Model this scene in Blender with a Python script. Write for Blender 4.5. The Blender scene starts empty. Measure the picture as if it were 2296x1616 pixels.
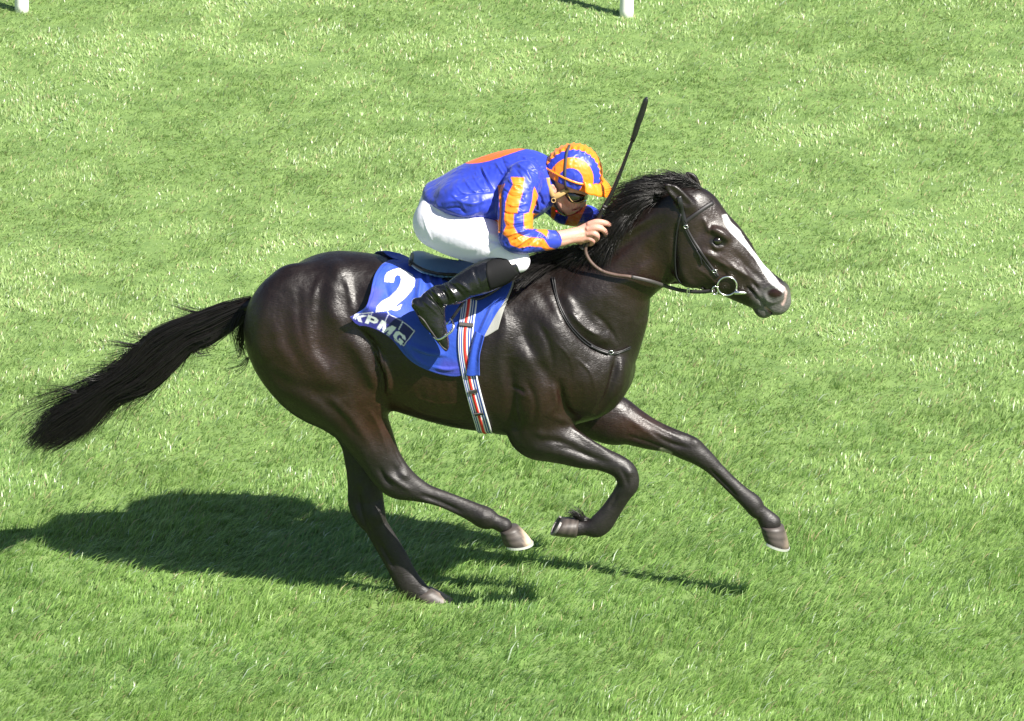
import bpy, math, random
import numpy as np
from mathutils import Vector
from mathutils.bvhtree import BVHTree

rng = np.random.default_rng(7)
random.seed(7)
scene = bpy.context.scene
C = scene.collection
R = math.radians

# ------------------------------------------------------------------ camera
S = 505.0                  # photo units per metre at the horse
DIST = 35.0                # camera to horse
TH = R(20.0)               # camera looks down this much
ZC = 1.176
UC, VC = 1148.0, 808.0
CAM = np.array([0.0, -DIST * math.cos(TH), ZC + DIST * math.sin(TH)])
FWD = np.array([0.0, math.cos(TH), -math.sin(TH)])
UP = np.array([0.0, math.sin(TH), math.cos(TH)])
RT = np.array([1.0, 0.0, 0.0])
cd = bpy.data.cameras.new('camera')
cam = bpy.data.objects.new('camera', cd)
C.objects.link(cam)
cam.location = CAM
cam.rotation_euler = (math.pi / 2 - TH, 0, 0)
cd.sensor_width = 36.0
cd.lens = 36.0 * S * DIST / 2296.0
cd.clip_start = 1.0
cd.clip_end = 3000.0
scene.camera = cam
cd.dof.use_dof = True
cd.dof.focus_distance = DIST - .25
cd.dof.aperture_fstop = 16.0

# ------------------------------------------------------------------ light
LDIR = Vector((-0.71, 0.61, -1.0)).normalized()        # the way sunlight travels
SUN_EL = math.asin(-LDIR.z)
SUN_AZ = math.atan2(-LDIR.x, -LDIR.y)
w = bpy.data.worlds.new('World')
scene.world = w
w.use_nodes = True
nt = w.node_tree
nt.nodes.clear()
out = nt.nodes.new('ShaderNodeOutputWorld')
bg = nt.nodes.new('ShaderNodeBackground')
sky = nt.nodes.new('ShaderNodeTexSky')
sky.sky_type = 'NISHITA'
sky.sun_disc = False
sky.sun_elevation = SUN_EL
sky.sun_rotation = SUN_AZ
bg.inputs['Strength'].default_value = 0.052
nt.links.new(sky.outputs[0], bg.inputs[0])
nt.links.new(bg.outputs[0], out.inputs[0])
sl = bpy.data.lights.new('sun', 'SUN')
sl.energy = 5.0
sl.angle = R(0.5)
sl.color = (1.0, 0.95, 0.87)
sun = bpy.data.objects.new('sun', sl)
C.objects.link(sun)
sun.rotation_euler = LDIR.to_track_quat('-Z', 'Y').to_euler()
sun.location = (8, -8, 12)
scene.view_settings.view_transform = 'Standard'
scene.view_settings.look = 'None'
scene.view_settings.exposure = 1.12
scene.view_settings.gamma = 1.0
scene.view_settings.use_curve_mapping = False


# ------------------------------------------------------------------ photo <-> place
def P(u, v, Y):
    """point of the place seen at (u, v), lying at depth Y"""
    d = FWD + RT * ((u - UC) / (S * DIST)) + UP * ((VC - v) / (S * DIST))
    t = (Y - CAM[1]) / d[1]
    return CAM + d * t


def proj(p):
    q = np.atleast_2d(p) - CAM
    dep = q @ FWD
    return np.stack([UC + S * DIST * (q @ RT) / dep, VC - S * DIST * (q @ UP) / dep], 1)


def PG(u, v):
    d = FWD + RT * ((u - UC) / (S * DIST)) + UP * ((VC - v) / (S * DIST))
    return CAM + d * (-CAM[2] / d[2])


def Yc(u):
    """midplane of the horse: it runs a little towards the camera"""
    return -0.10 * (u - 985.0) / S


# ------------------------------------------------------------------ materials
def new_mat(name):
    m = bpy.data.materials.new(name)
    m.use_nodes = True
    return m, m.node_tree, m.node_tree.nodes['Principled BSDF']


def bump(nt, b, scale, strength, dist, detail=4, stretch=None, rough=0.6):
    tc = nt.nodes.new('ShaderNodeTexCoord')
    n = nt.nodes.new('ShaderNodeTexNoise')
    n.inputs['Scale'].default_value = scale
    n.inputs['Detail'].default_value = detail
    n.inputs['Roughness'].default_value = rough
    src = tc.outputs['Object']
    if stretch:
        mp = nt.nodes.new('ShaderNodeMapping')
        mp.inputs['Scale'].default_value = stretch
        nt.links.new(src, mp.inputs['Vector'])
        src = mp.outputs[0]
    nt.links.new(src, n.inputs['Vector'])
    bp = nt.nodes.new('ShaderNodeBump')
    bp.inputs['Strength'].default_value = strength
    bp.inputs['Distance'].default_value = dist
    nt.links.new(n.outputs[0], bp.inputs['Height'])
    nt.links.new(bp.outputs[0], b.inputs['Normal'])
    return n


def plain(name, col, rough=0.5, metal=0.0, spec=0.5, bscale=None, bstr=0.3, bdist=0.002, var=0.0, sheen=0.0, coat=0.0):
    m, nt, b = new_mat(name)
    b.inputs['Base Color'].default_value = (*col, 1)
    b.inputs['Roughness'].default_value = rough
    b.inputs['Metallic'].default_value = metal
    b.inputs['Specular IOR Level'].default_value = spec
    b.inputs['Sheen Weight'].default_value = sheen
    b.inputs['Coat Weight'].default_value = coat
    b.inputs['Coat Roughness'].default_value = 0.15
    if bscale:
        n = bump(nt, b, bscale, bstr, bdist)
        if var:
            mx = nt.nodes.new('ShaderNodeMix')
            mx.data_type = 'RGBA'
            mx.inputs['A'].default_value = (*[c * (1 - var) for c in col], 1)
            mx.inputs['B'].default_value = (*[min(1, c * (1 + var)) for c in col], 1)
            nt.links.new(n.outputs[0], mx.inputs['Factor'])
            nt.links.new(mx.outputs['Result'], b.inputs['Base Color'])
    return m


def painted(name, rough=0.5, spec=0.5, bscale=None, bstr=0.3, bdist=0.002, sheen=0.0, coat=0.0, stretch=None, sss=0.0, var=0.12, coatrough=0.2):
    """colour read from the mesh's own 'Col' attribute (dye, print, markings, some painted shade)"""
    m, nt, b = new_mat(name)
    a = nt.nodes.new('ShaderNodeAttribute')
    a.attribute_name = 'Col'
    b.inputs['Roughness'].default_value = rough
    b.inputs['Specular IOR Level'].default_value = spec
    b.inputs['Sheen Weight'].default_value = sheen
    b.inputs['Coat Weight'].default_value = coat
    b.inputs['Coat Roughness'].default_value = coatrough
    if sss:
        b.inputs['Subsurface Weight'].default_value = sss
        b.inputs['Subsurface Radius'].default_value = (0.01, 0.004, 0.002)
    src = a.outputs['Color']
    if bscale:
        n = bump(nt, b, bscale, bstr, bdist, stretch=stretch)
        h = nt.nodes.new('ShaderNodeHueSaturation')
        mr = nt.nodes.new('ShaderNodeMapRange')
        mr.inputs['To Min'].default_value = 1 - var
        mr.inputs['To Max'].default_value = 1 + var
        nt.links.new(n.outputs[0], mr.inputs['Value'])
        nt.links.new(mr.outputs[0], h.inputs['Value'])
        nt.links.new(src, h.inputs['Color'])
        src = h.outputs[0]
    nt.links.new(src, b.inputs['Base Color'])
    return m


M = {}


def coat_material():
    m, nt, b = new_mat('horse_coat')
    N, Lk = nt.nodes.new, nt.links.new
    at = N('ShaderNodeAttribute'); at.attribute_name = 'Col'
    tc = N('ShaderNodeTexCoord')

    def noise(scale, detail, stretch=(1, 1, 1), rot=0.0):
        mp = N('ShaderNodeMapping'); mp.inputs['Scale'].default_value = stretch; mp.inputs['Rotation'].default_value = (0, rot, 0)
        n = N('ShaderNodeTexNoise'); n.inputs['Scale'].default_value = scale; n.inputs['Detail'].default_value = detail
        Lk(tc.outputs['Object'], mp.inputs['Vector']); Lk(mp.outputs[0], n.inputs['Vector'])
        return n.outputs[0]
    swell = noise(11, 3, (1, 1, 1))
    sinew = noise(24, 4, (1, 1, .5), .5)
    hair = noise(210, 3, (.30, 1, 1.3), .55)
    b1 = N('ShaderNodeBump'); b1.inputs['Strength'].default_value = .30; b1.inputs['Distance'].default_value = .022
    b2 = N('ShaderNodeBump'); b2.inputs['Strength'].default_value = .30; b2.inputs['Distance'].default_value = .007
    b3 = N('ShaderNodeBump'); b3.inputs['Strength'].default_value = .7; b3.inputs['Distance'].default_value = .0018
    Lk(swell, b1.inputs['Height']); Lk(sinew, b2.inputs['Height']); Lk(hair, b3.inputs['Height'])
    Lk(b1.outputs[0], b2.inputs['Normal']); Lk(b2.outputs[0], b3.inputs['Normal']); Lk(b3.outputs[0], b.inputs['Normal'])
    hs = N('ShaderNodeHueSaturation')
    mr = N('ShaderNodeMapRange'); mr.inputs['From Min'].default_value = .3; mr.inputs['From Max'].default_value = .7; mr.inputs['To Min'].default_value = .65; mr.inputs['To Max'].default_value = 1.35
    Lk(hair, mr.inputs['Value']); Lk(mr.outputs[0], hs.inputs['Value']); Lk(at.outputs['Color'], hs.inputs['Color']); Lk(hs.outputs[0], b.inputs['Base Color'])
    m2 = N('ShaderNodeMapRange'); m2.inputs['From Min'].default_value = .35; m2.inputs['From Max'].default_value = .65; m2.inputs['To Min'].default_value = .33; m2.inputs['To Max'].default_value = .45
    Lk(sinew, m2.inputs['Value'])
    sx = N('ShaderNodeSeparateXYZ'); Lk(tc.outputs['Object'], sx.inputs[0])          # dry, dusty lower legs
    m3 = N('ShaderNodeMapRange'); m3.inputs['From Min'].default_value = .95; m3.inputs['From Max'].default_value = .65; m3.inputs['To Min'].default_value = 0; m3.inputs['To Max'].default_value = .14
    ad = N('ShaderNodeMath'); ad.operation = 'ADD'
    Lk(sx.outputs[2], m3.inputs['Value']); Lk(m2.outputs[0], ad.inputs[0]); Lk(m3.outputs[0], ad.inputs[1]); Lk(ad.outputs[0], b.inputs['Roughness'])
    b.inputs['Specular IOR Level'].default_value = .52
    return m


M['coat'] = coat_material()
M['hair'] = plain('black_hair', (0.011, 0.0095, 0.009), rough=0.36, spec=0.5)
M['hoof'] = painted('hoof_horn', rough=0.5, bscale=60, bstr=0.4, bdist=0.002)
M['steel'] = plain('polished_steel', (0.75, 0.75, 0.74), rough=0.22, metal=1.0)
M['shoe'] = plain('racing_shoe', (0.82, 0.82, 0.80), rough=0.45, metal=0.6)
M['darkshoe'] = plain('dark_shoe', (0.22, 0.21, 0.20), rough=0.6, metal=0.4)  # darker shoe for the folded forefoot
M['eye'] = plain('horse_eye', (0.008, 0.005, 0.004), rough=0.06, coat=1.0)
M['leather'] = plain('black_leather', (0.012, 0.012, 0.014), rough=0.38, bscale=160, bstr=0.25, bdist=0.001)
M['patent'] = plain('boot_leather', (0.006, 0.006, 0.008), rough=0.24, spec=0.5, bscale=24, bstr=0.5, bdist=0.014, coat=0.4)
M['brown'] = plain('brown_rein_rubber', (0.10, 0.062, 0.05), rough=0.6, bscale=200, bstr=0.4, bdist=0.001)
M['matt'] = plain('matt_black_cuff', (0.007, 0.007, 0.008), rough=0.75, spec=0.2, bscale=120, bstr=0.2, bdist=0.001)
M['bridle'] = plain('bridle_leather', (0.018, 0.016, 0.018), rough=0.5, bscale=160, bstr=0.2, bdist=0.001)
M['strapgrey'] = plain('grey_leather', (0.05, 0.045, 0.045), rough=0.5, bscale=160, bstr=0.2, bdist=0.001)
M['cloth'] = painted('saddle_cloth_fabric', rough=0.62, spec=0.35, bscale=22, bstr=0.35, bdist=0.012, sheen=0.15, var=0.05)
M['webbing'] = painted('girth_webbing', rough=0.6, bscale=300, bstr=0.4, bdist=0.001, var=0.06)


def silk_material(name, scale, dist, rough):
    m, nt, b = new_mat(name)
    N, Lk = nt.nodes.new, nt.links.new
    at = N('ShaderNodeAttribute'); at.attribute_name = 'Col'
    tc = N('ShaderNodeTexCoord')
    prev = None
    for (sc_, st, dd, rot) in ((scale, (1, 1, .45), dist, .6), (scale * .8, (.45, 1, 1), dist * .8, .25), (scale * 2.4, (1, 1, .7), dist * .45, .4)):
        mp = N('ShaderNodeMapping'); mp.inputs['Scale'].default_value = st; mp.inputs['Rotation'].default_value = (0, rot, 0)
        n = N('ShaderNodeTexNoise'); n.noise_type = 'RIDGED_MULTIFRACTAL'; n.inputs['Scale'].default_value = sc_; n.inputs['Detail'].default_value = 2
        bp = N('ShaderNodeBump'); bp.inputs['Strength'].default_value = .62; bp.inputs['Distance'].default_value = dd
        Lk(tc.outputs['Object'], mp.inputs['Vector']); Lk(mp.outputs[0], n.inputs['Vector']); Lk(n.outputs[0], bp.inputs['Height'])
        if prev: Lk(prev, bp.inputs['Normal'])
        prev = bp.outputs[0]
    Lk(prev, b.inputs['Normal'])
    Lk(at.outputs['Color'], b.inputs['Base Color'])
    b.inputs['Roughness'].default_value = rough
    b.inputs['Specular IOR Level'].default_value = .48
    b.inputs['Sheen Weight'].default_value = .08
    return m


M['silk'] = silk_material('racing_silk', 14, .018, .44)
M['capsilk'] = silk_material('cap_silk', 22, .014, .42)
M['breeches'] = plain('white_breeches', (0.81, 0.785, 0.90), rough=0.6, spec=0.3, bscale=14, bstr=0.25, bdist=0.01, sheen=0.1)
M['skin'] = painted('skin', rough=0.5, spec=0.4, bscale=80, bstr=0.15, bdist=0.001, sss=0.12, var=0.06)
M['pad'] = plain('grey_foam_pad', (0.30, 0.30, 0.28), rough=0.9, bscale=200, bstr=0.3, bdist=0.002, var=0.15)
M['saddleblue'] = plain('pale_blue_seat', (0.10, 0.20, 0.34), rough=0.3, spec=0.6, bscale=60, bstr=0.2, bdist=0.002)
M['lens'] = plain('goggle_lens', (0.006, 0.008, 0.006), rough=0.08, coat=1.0)
M['tan'] = plain('tan_strap', (0.45, 0.30, 0.12), rough=0.55, bscale=150, bstr=0.2, bdist=0.001)
M['redcloth'] = plain('red_cloth', (0.45, 0.012, 0.02), rough=0.6, bscale=40, bstr=0.3, bdist=0.004)
M['elastic'] = plain('dark_elastic', (0.05, 0.045, 0.045), rough=0.7, bscale=200, bstr=0.3, bdist=0.001)
M['orange'] = plain('orange_silk', (0.95, 0.24, 0.012), rough=0.32, spec=0.6, bscale=60, bstr=0.4, bdist=0.004)
M['whip'] = plain('whip_leather', (0.012, 0.012, 0.013), rough=0.33, bscale=130, bstr=0.6, bdist=0.003)
M['postwhite'] = plain('white_plastic', (0.80, 0.80, 0.78), rough=0.4, bscale=30, bstr=0.1, bdist=0.003, var=0.04)


# ------------------------------------------------------------------ object helpers
def tag(o, label=None, cat=None, group=None, kind=None):
    if label: o['label'] = label
    if cat: o['category'] = cat
    if group: o['group'] = group
    if kind: o['kind'] = kind
    return o


def thing(name, label, cat, loc=(0, 0, 0), group=None):
    o = bpy.data.objects.new(name, None)
    o.empty_display_size = 0.1
    o.location = loc
    C.objects.link(o)
    return tag(o, label, cat, group)


def link(o, parent=None):
    C.objects.link(o)
    if parent is not None:
        o.parent = parent
        q, off = parent, Vector((0, 0, 0))
        while q is not None:
            off += Vector(q.location)
            q = q.parent
        o.location = Vector(o.location) - off
    return o


def mesh_np(name, V, faces, mat, parent=None, col=None, smooth=True):
    """V (n,3); faces = list of int arrays (m,3) or (m,4)"""
    me = bpy.data.meshes.new(name)
    V = np.asarray(V, np.float32)
    me.vertices.add(len(V))
    me.vertices.foreach_set('co', V.ravel())
    faces = [np.asarray(f, np.int32) for f in (faces if isinstance(faces, list) else [faces]) if len(f)]
    loops = np.concatenate([f.ravel() for f in faces])
    tot = np.concatenate([np.full(len(f), f.shape[1], np.int32) for f in faces])
    start = np.concatenate([[0], np.cumsum(tot)[:-1]]).astype(np.int32)
    me.loops.add(len(loops))
    me.loops.foreach_set('vertex_index', loops)
    me.polygons.add(len(tot))
    me.polygons.foreach_set('loop_start', start)
    me.polygons.foreach_set('loop_total', tot)
    me.polygons.foreach_set('use_smooth', np.full(len(tot), smooth))
    me.update(calc_edges=True)
    if col is not None:
        a = me.color_attributes.new('Col', 'FLOAT_COLOR', 'POINT')
        c4 = np.ones((len(V), 4), np.float32)
        c4[:, :3] = col
        a.data.foreach_set('color', c4.ravel())
    if mat is not None:
        me.materials.append(mat)
    o = bpy.data.objects.new(name, me)
    return link(o, parent)


def catmull(pts, n=6):
    pts = np.asarray(pts, float)
    out = []
    for i in range(len(pts) - 1):
        p0 = pts[i - 1] if i > 0 else 2 * pts[0] - pts[1]
        p1, p2 = pts[i], pts[i + 1]
        p3 = pts[i + 2] if i + 2 < len(pts) else 2 * pts[-1] - pts[-2]
        for j in range(n):
            t = j / n
            out.append(0.5 * ((2 * p1) + (-p0 + p2) * t + (2 * p0 - 5 * p1 + 4 * p2 - p3) * t * t + (-p0 + 3 * p1 - 3 * p2 + p3) * t ** 3))
    out.append(pts[-1])
    return np.array(out)


def inpoly(uv, poly):
    poly = np.asarray(poly, float)
    x, y = uv[:, 0], uv[:, 1]
    r = np.zeros(len(uv), bool)
    j = len(poly) - 1
    for i in range(len(poly)):
        xi, yi = poly[i]
        xj, yj = poly[j]
        c = ((yi > y) != (yj > y)) & (x < (xj - xi) * (y - yi) / (yj - yi + 1e-12) + xi)
        r ^= c
        j = i
    return r


def polydist(uv, pl):
    """distance of every point to a polyline, and the parameter 0..1 along it"""
    pl = np.asarray(pl, float)
    best = np.full(len(uv), 1e9)
    par = np.zeros(len(uv))
    n = len(pl) - 1
    for i in range(n):
        a, b = pl[i], pl[i + 1]
        ab = b - a
        t = np.clip(((uv - a) @ ab) / (ab @ ab + 1e-9), 0, 1)
        d = np.hypot(*(uv - a - t[:, None] * ab).T)
        m = d < best
        best[m] = d[m]
        par[m] = (i + t[m]) / n
    return best, par


# ------------------------------------------------------------------ sculpting field (signed distance on a grid)
class Field:
    def __init__(s, lo, hi, h):
        s.lo = np.array(lo, float)
        s.h = h
        s.n = np.ceil((np.array(hi) - s.lo) / h).astype(int) + 1
        s.D = np.full(s.n, 0.5, np.float32)
        s.ax = [(s.lo[i] + np.arange(s.n[i]) * h).astype(np.float32) for i in range(3)]

    def box(s, lo, hi):
        a = np.clip(np.floor((np.asarray(lo) - s.lo) / s.h).astype(int), 0, s.n)
        b = np.clip(np.ceil((np.asarray(hi) - s.lo) / s.h).astype(int) + 1, 0, s.n)
        return tuple(slice(int(a[i]), int(b[i])) for i in range(3))

    def grid(s, sl):
        return (s.ax[0][sl[0]][:, None, None], s.ax[1][sl[1]][None, :, None], s.ax[2][sl[2]][None, None, :])

    @staticmethod
    def smin(a, b, k):
        if k <= 0:
            return np.minimum(a, b)
        h = np.maximum(k - np.abs(a - b), 0)
        return np.minimum(a, b) - h * h * (0.25 / k)

    def merge(s, sl, d, k, sub=False):
        if d.size == 0: return
        if sub:
            s.D[sl] = -s.smin(-s.D[sl], d, k)
        else:
            s.D[sl] = s.smin(s.D[sl], d, k)

    def chain(s, pts, k=0.02, n=5, sub=False):
        """pts: rows (x, y, z, a, b): centre, radius in the side plane, radius sideways"""
        q = catmull(pts, n) if len(pts) > 2 else np.asarray(pts, float)
        q[:, 3:] = np.maximum(q[:, 3:], 0.001)
        m = np.maximum(q[:, 3], q[:, 4]) + k + 3 * s.h
        lo = (q[:, :3] - m[:, None]).min(0)
        hi = (q[:, :3] + m[:, None]).max(0)
        SL = s.box(lo, hi)
        T = np.full([x.stop - x.start for x in SL], 0.5, np.float32)
        o = [x.start for x in SL]
        for i in range(len(q) - 1):
            a, b = q[i], q[i + 1]
            l2 = np.minimum(a[:3] - m[i], b[:3] - m[i + 1])
            h2 = np.maximum(a[:3] + m[i], b[:3] + m[i + 1])
            sl = s.box(l2, h2)
            X, Y, Z = s.grid(sl)
            ab = b[:3] - a[:3]
            L2 = ab @ ab + 1e-12
            t = np.clip(((X - a[0]) * ab[0] + (Y - a[1]) * ab[1] + (Z - a[2]) * ab[2]) / L2, 0, 1)
            ra = a[3] + (b[3] - a[3]) * t
            ky = (a[4] + (b[4] - a[4]) * t) / ra
            dx = X - a[0] - ab[0] * t
            dy = (Y - a[1] - ab[1] * t)
            dz = Z - a[2] - ab[2] * t
            k0 = np.sqrt((dx * dx + dz * dz) + (dy / ky) ** 2)
            k1 = np.sqrt((dx * dx + dz * dz) + (dy / (ky * ky)) ** 2)
            d = (k0 - ra) * k0 / np.maximum(k1, 1e-6)
            d = np.where(k0 < 0.3 * ra, (k0 - ra) * np.minimum(1, ky), d)
            loc = tuple(slice(x.start - o[j], x.stop - o[j]) for j, x in enumerate(sl))
            T[loc] = np.minimum(T[loc], d)
        s.merge(SL, T, k, sub)

    def loft_x(s, pts, k=0.0, p=2.0):
        """smooth hull along x: rows (x, y, z, half height, half width)"""
        q = catmull(pts, 24)
        o = np.argsort(q[:, 0])
        q = q[o]
        lo = np.array([q[0, 0], (q[:, 1] - q[:, 4]).min() - .08, (q[:, 2] - q[:, 3]).min() - .08])
        hi = np.array([q[-1, 0], (q[:, 1] + q[:, 4]).max() + .08, (q[:, 2] + q[:, 3]).max() + .08])
        sl = s.box(lo, hi)
        X, Y, Z = s.grid(sl)
        x = X.ravel()
        f = [np.interp(x, q[:, 0], q[:, i])[:, None, None] for i in (1, 2, 3, 4)]
        a, b = np.maximum(f[2], 1e-3), np.maximum(f[3], 1e-3)
        yy, zz = np.abs(Y - f[0]) / b, np.abs(Z - f[1]) / a
        k0 = (yy ** p + zz ** p) ** (1 / p)
        k1 = np.sqrt((yy / b) ** 2 + (zz / a) ** 2) + 1e-6
        d = (k0 - 1) * k0 / k1
        d = np.where(k0 < 0.2, -np.minimum(a, b) * .8, d)
        s.merge(sl, d.astype(np.float32), k)

    def ell(s, c, r, ang=0.0, k=0.02, sub=False, yaw=0.0):
        """ellipsoid, turned by ang (degrees, photo sense) in the side plane"""
        c = np.asarray(c, float)
        m = max(r) + k + 2 * s.h
        sl = s.box(c - m, c + m)
        X, Y, Z = s.grid(sl)
        X, Y, Z = X - c[0], Y - c[1], Z - c[2]
        ca, sa = math.cos(R(-ang)), math.sin(R(-ang))
        x = X * ca + Z * sa
        z = -X * sa + Z * ca
        if yaw:
            cy, sy = math.cos(R(yaw)), math.sin(R(yaw))
            x, Y = x * cy + Y * sy, -x * sy + Y * cy
        k0 = np.sqrt((x / r[0]) ** 2 + (Y / r[1]) ** 2 + (z / r[2]) ** 2)
        k1 = np.sqrt((x / r[0] ** 2) ** 2 + (Y / r[1] ** 2) ** 2 + (z / r[2] ** 2) ** 2)
        d = k0 * (k0 - 1) / np.maximum(k1, 1e-6)
        s.merge(sl, d.astype(np.float32), k, sub)

    def mesh(s):
        D = s.D
        ins = D < 0
        nx, ny, nz = s.n - 1
        cnt = np.zeros((nx, ny, nz), np.uint8)
        for a in (0, 1):
            for b in (0, 1):
                for c in (0, 1):
                    cnt += ins[a:a + nx, b:b + ny, c:c + nz]
        I, J, K = np.nonzero((cnt > 0) & (cnt < 8))
        idx = np.full((nx, ny, nz), -1, np.int32)
        idx[I, J, K] = np.arange(len(I))
        acc = np.zeros((len(I), 3))
        num = np.zeros(len(I))
        cor = [(a, b, c) for a in (0, 1) for b in (0, 1) for c in (0, 1)]
        val = {q: D[I + q[0], J + q[1], K + q[2]] for q in cor}
        for q in cor:
            for ax in range(3):
                if q[ax] == 0:
                    p = list(q); p[ax] = 1; p = tuple(p)
                    d0, d1 = val[q], val[p]
                    m = (d0 < 0) != (d1 < 0)
                    t = d0[m] / (d0[m] - d1[m])
                    v = np.tile(np.array(q, float), (m.sum(), 1))
                    v[:, ax] += t
                    acc[m] += v
                    num[m] += 1
        V = s.lo + (np.stack([I, J, K], 1) + acc / num[:, None]) * s.h
        F = []
        for ax in range(3):
            e = [slice(1, None)] * 3
            a0 = [slice(1, -1)] * 3
            a1 = [slice(1, -1)] * 3
            a0[ax] = slice(0, -1)
            a1[ax] = slice(1, None)
            A, B = ins[tuple(a0)], ins[tuple(a1)]
            i, j, k = np.nonzero(A != B)
            fl = A[i, j, k]
            pos = np.stack([i, j, k], 1) + 1
            pos[:, ax] -= 1
            o1, o2 = [(1, 2), (2, 0), (0, 1)][ax]
            def at(d1, d2):
                q = pos.copy(); q[:, o1] -= d1; q[:, o2] -= d2
                return idx[q[:, 0], q[:, 1], q[:, 2]]
            f = np.stack([at(1, 1), at(0, 1), at(0, 0), at(1, 0)], 1)
            f[~fl] = f[~fl][:, ::-1]
            F.append(f)
        F = np.concatenate(F)
        F = F[(F >= 0).all(1)]
        return V, F


def smooth(V, F, it=2, lam=0.5):
    e = np.concatenate([F[:, [i, (i + 1) % F.shape[1]]] for i in range(F.shape[1])])
    e = np.concatenate([e, e[:, ::-1]])
    n = len(V)
    deg = np.maximum(np.bincount(e[:, 0], minlength=n), 1)
    for i in range(it):
        for l in (lam, -lam * 1.04):
            avg = np.stack([np.bincount(e[:, 0], V[e[:, 1], c], n) / deg for c in range(3)], 1)
            V = V + l * (avg - V)
    return V


def normals(V, F):
    a = V[F[:, 2]] - V[F[:, 0]]
    b = V[F[:, 3 % F.shape[1]]] - V[F[:, 1]]
    fn = np.cross(a, b)
    N = np.stack([sum(np.bincount(F[:, j], fn[:, c], len(V)) for j in range(F.shape[1])) for c in range(3)], 1)
    return N / np.maximum(np.linalg.norm(N, axis=1, keepdims=True), 1e-9)


class Sculpt:
    """small raised and sunk forms worked into a finished surface, on its near side"""
    def __init__(s, V, F):
        s.V, s.F = V, F
        s.refresh()

    def refresh(s):
        s.N = normals(s.V, s.F)
        s.uv = proj(s.V)
        s.face = np.clip(0.15 - (s.N @ FWD) * 1.3, 0, 1)
        s.off = np.zeros(len(s.V))

    def ridge(s, pl, w, amp, ymax=None, ymin=None, taper=0.25, sp=True):
        if sp and len(pl) > 2: pl = catmull(pl, 5)
        d, t = polydist(s.uv, pl)
        e = np.exp(-(d / w) ** 2) * s.face
        if taper: e *= np.clip(np.minimum(t, 1 - t) / taper, 0.0, 1) ** 0.7 * 0.9 + 0.1
        if ymax is not None: e = e * (s.V[:, 1] < ymax)
        if ymin is not None: e = e * (s.V[:, 1] > ymin)
        s.off += amp * e

    def blob(s, u, v, ru, rv, ang, amp, ymax=None, ymin=None):
        c, n = math.cos(R(ang)), math.sin(R(ang))
        du, dv = s.uv[:, 0] - u, s.uv[:, 1] - v
        x = (du * c + dv * n) / ru
        y = (-du * n + dv * c) / rv
        e = np.exp(-(x * x + y * y)) * s.face
        if ymax is not None: e = e * (s.V[:, 1] < ymax)
        if ymin is not None: e = e * (s.V[:, 1] > ymin)
        s.off += amp * e

    def apply(s):
        s.V = s.V + s.N * s.off[:, None]
        s.refresh()


def sec(p1, p2, Y, b=None):
    """a cross-section from its two outline points in the photo; b = half width sideways"""
    p1, p2 = np.array(p1, float), np.array(p2, float)
    c = (p1 + p2) / 2
    d = p1 - p2
    e = np.hypot(*d) / 2
    m = d / (2 * e)
    a0 = e / S * math.hypot(m[0], m[1] / math.cos(TH))
    if b is None:
        a = b = e / S
    else:
        a = a0 * math.sqrt(max(0.1, 1 - (b * S * math.sin(TH) * m[1] / e) ** 2))
    q = P(c[0], c[1], Y)
    return (q[0], q[1], q[2], a, b)


def cen(u, v, Y, e, b=None):
    q = P(u, v, Y)
    return (q[0], q[1], q[2], e / S, (e / S if b is None else b))

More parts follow.
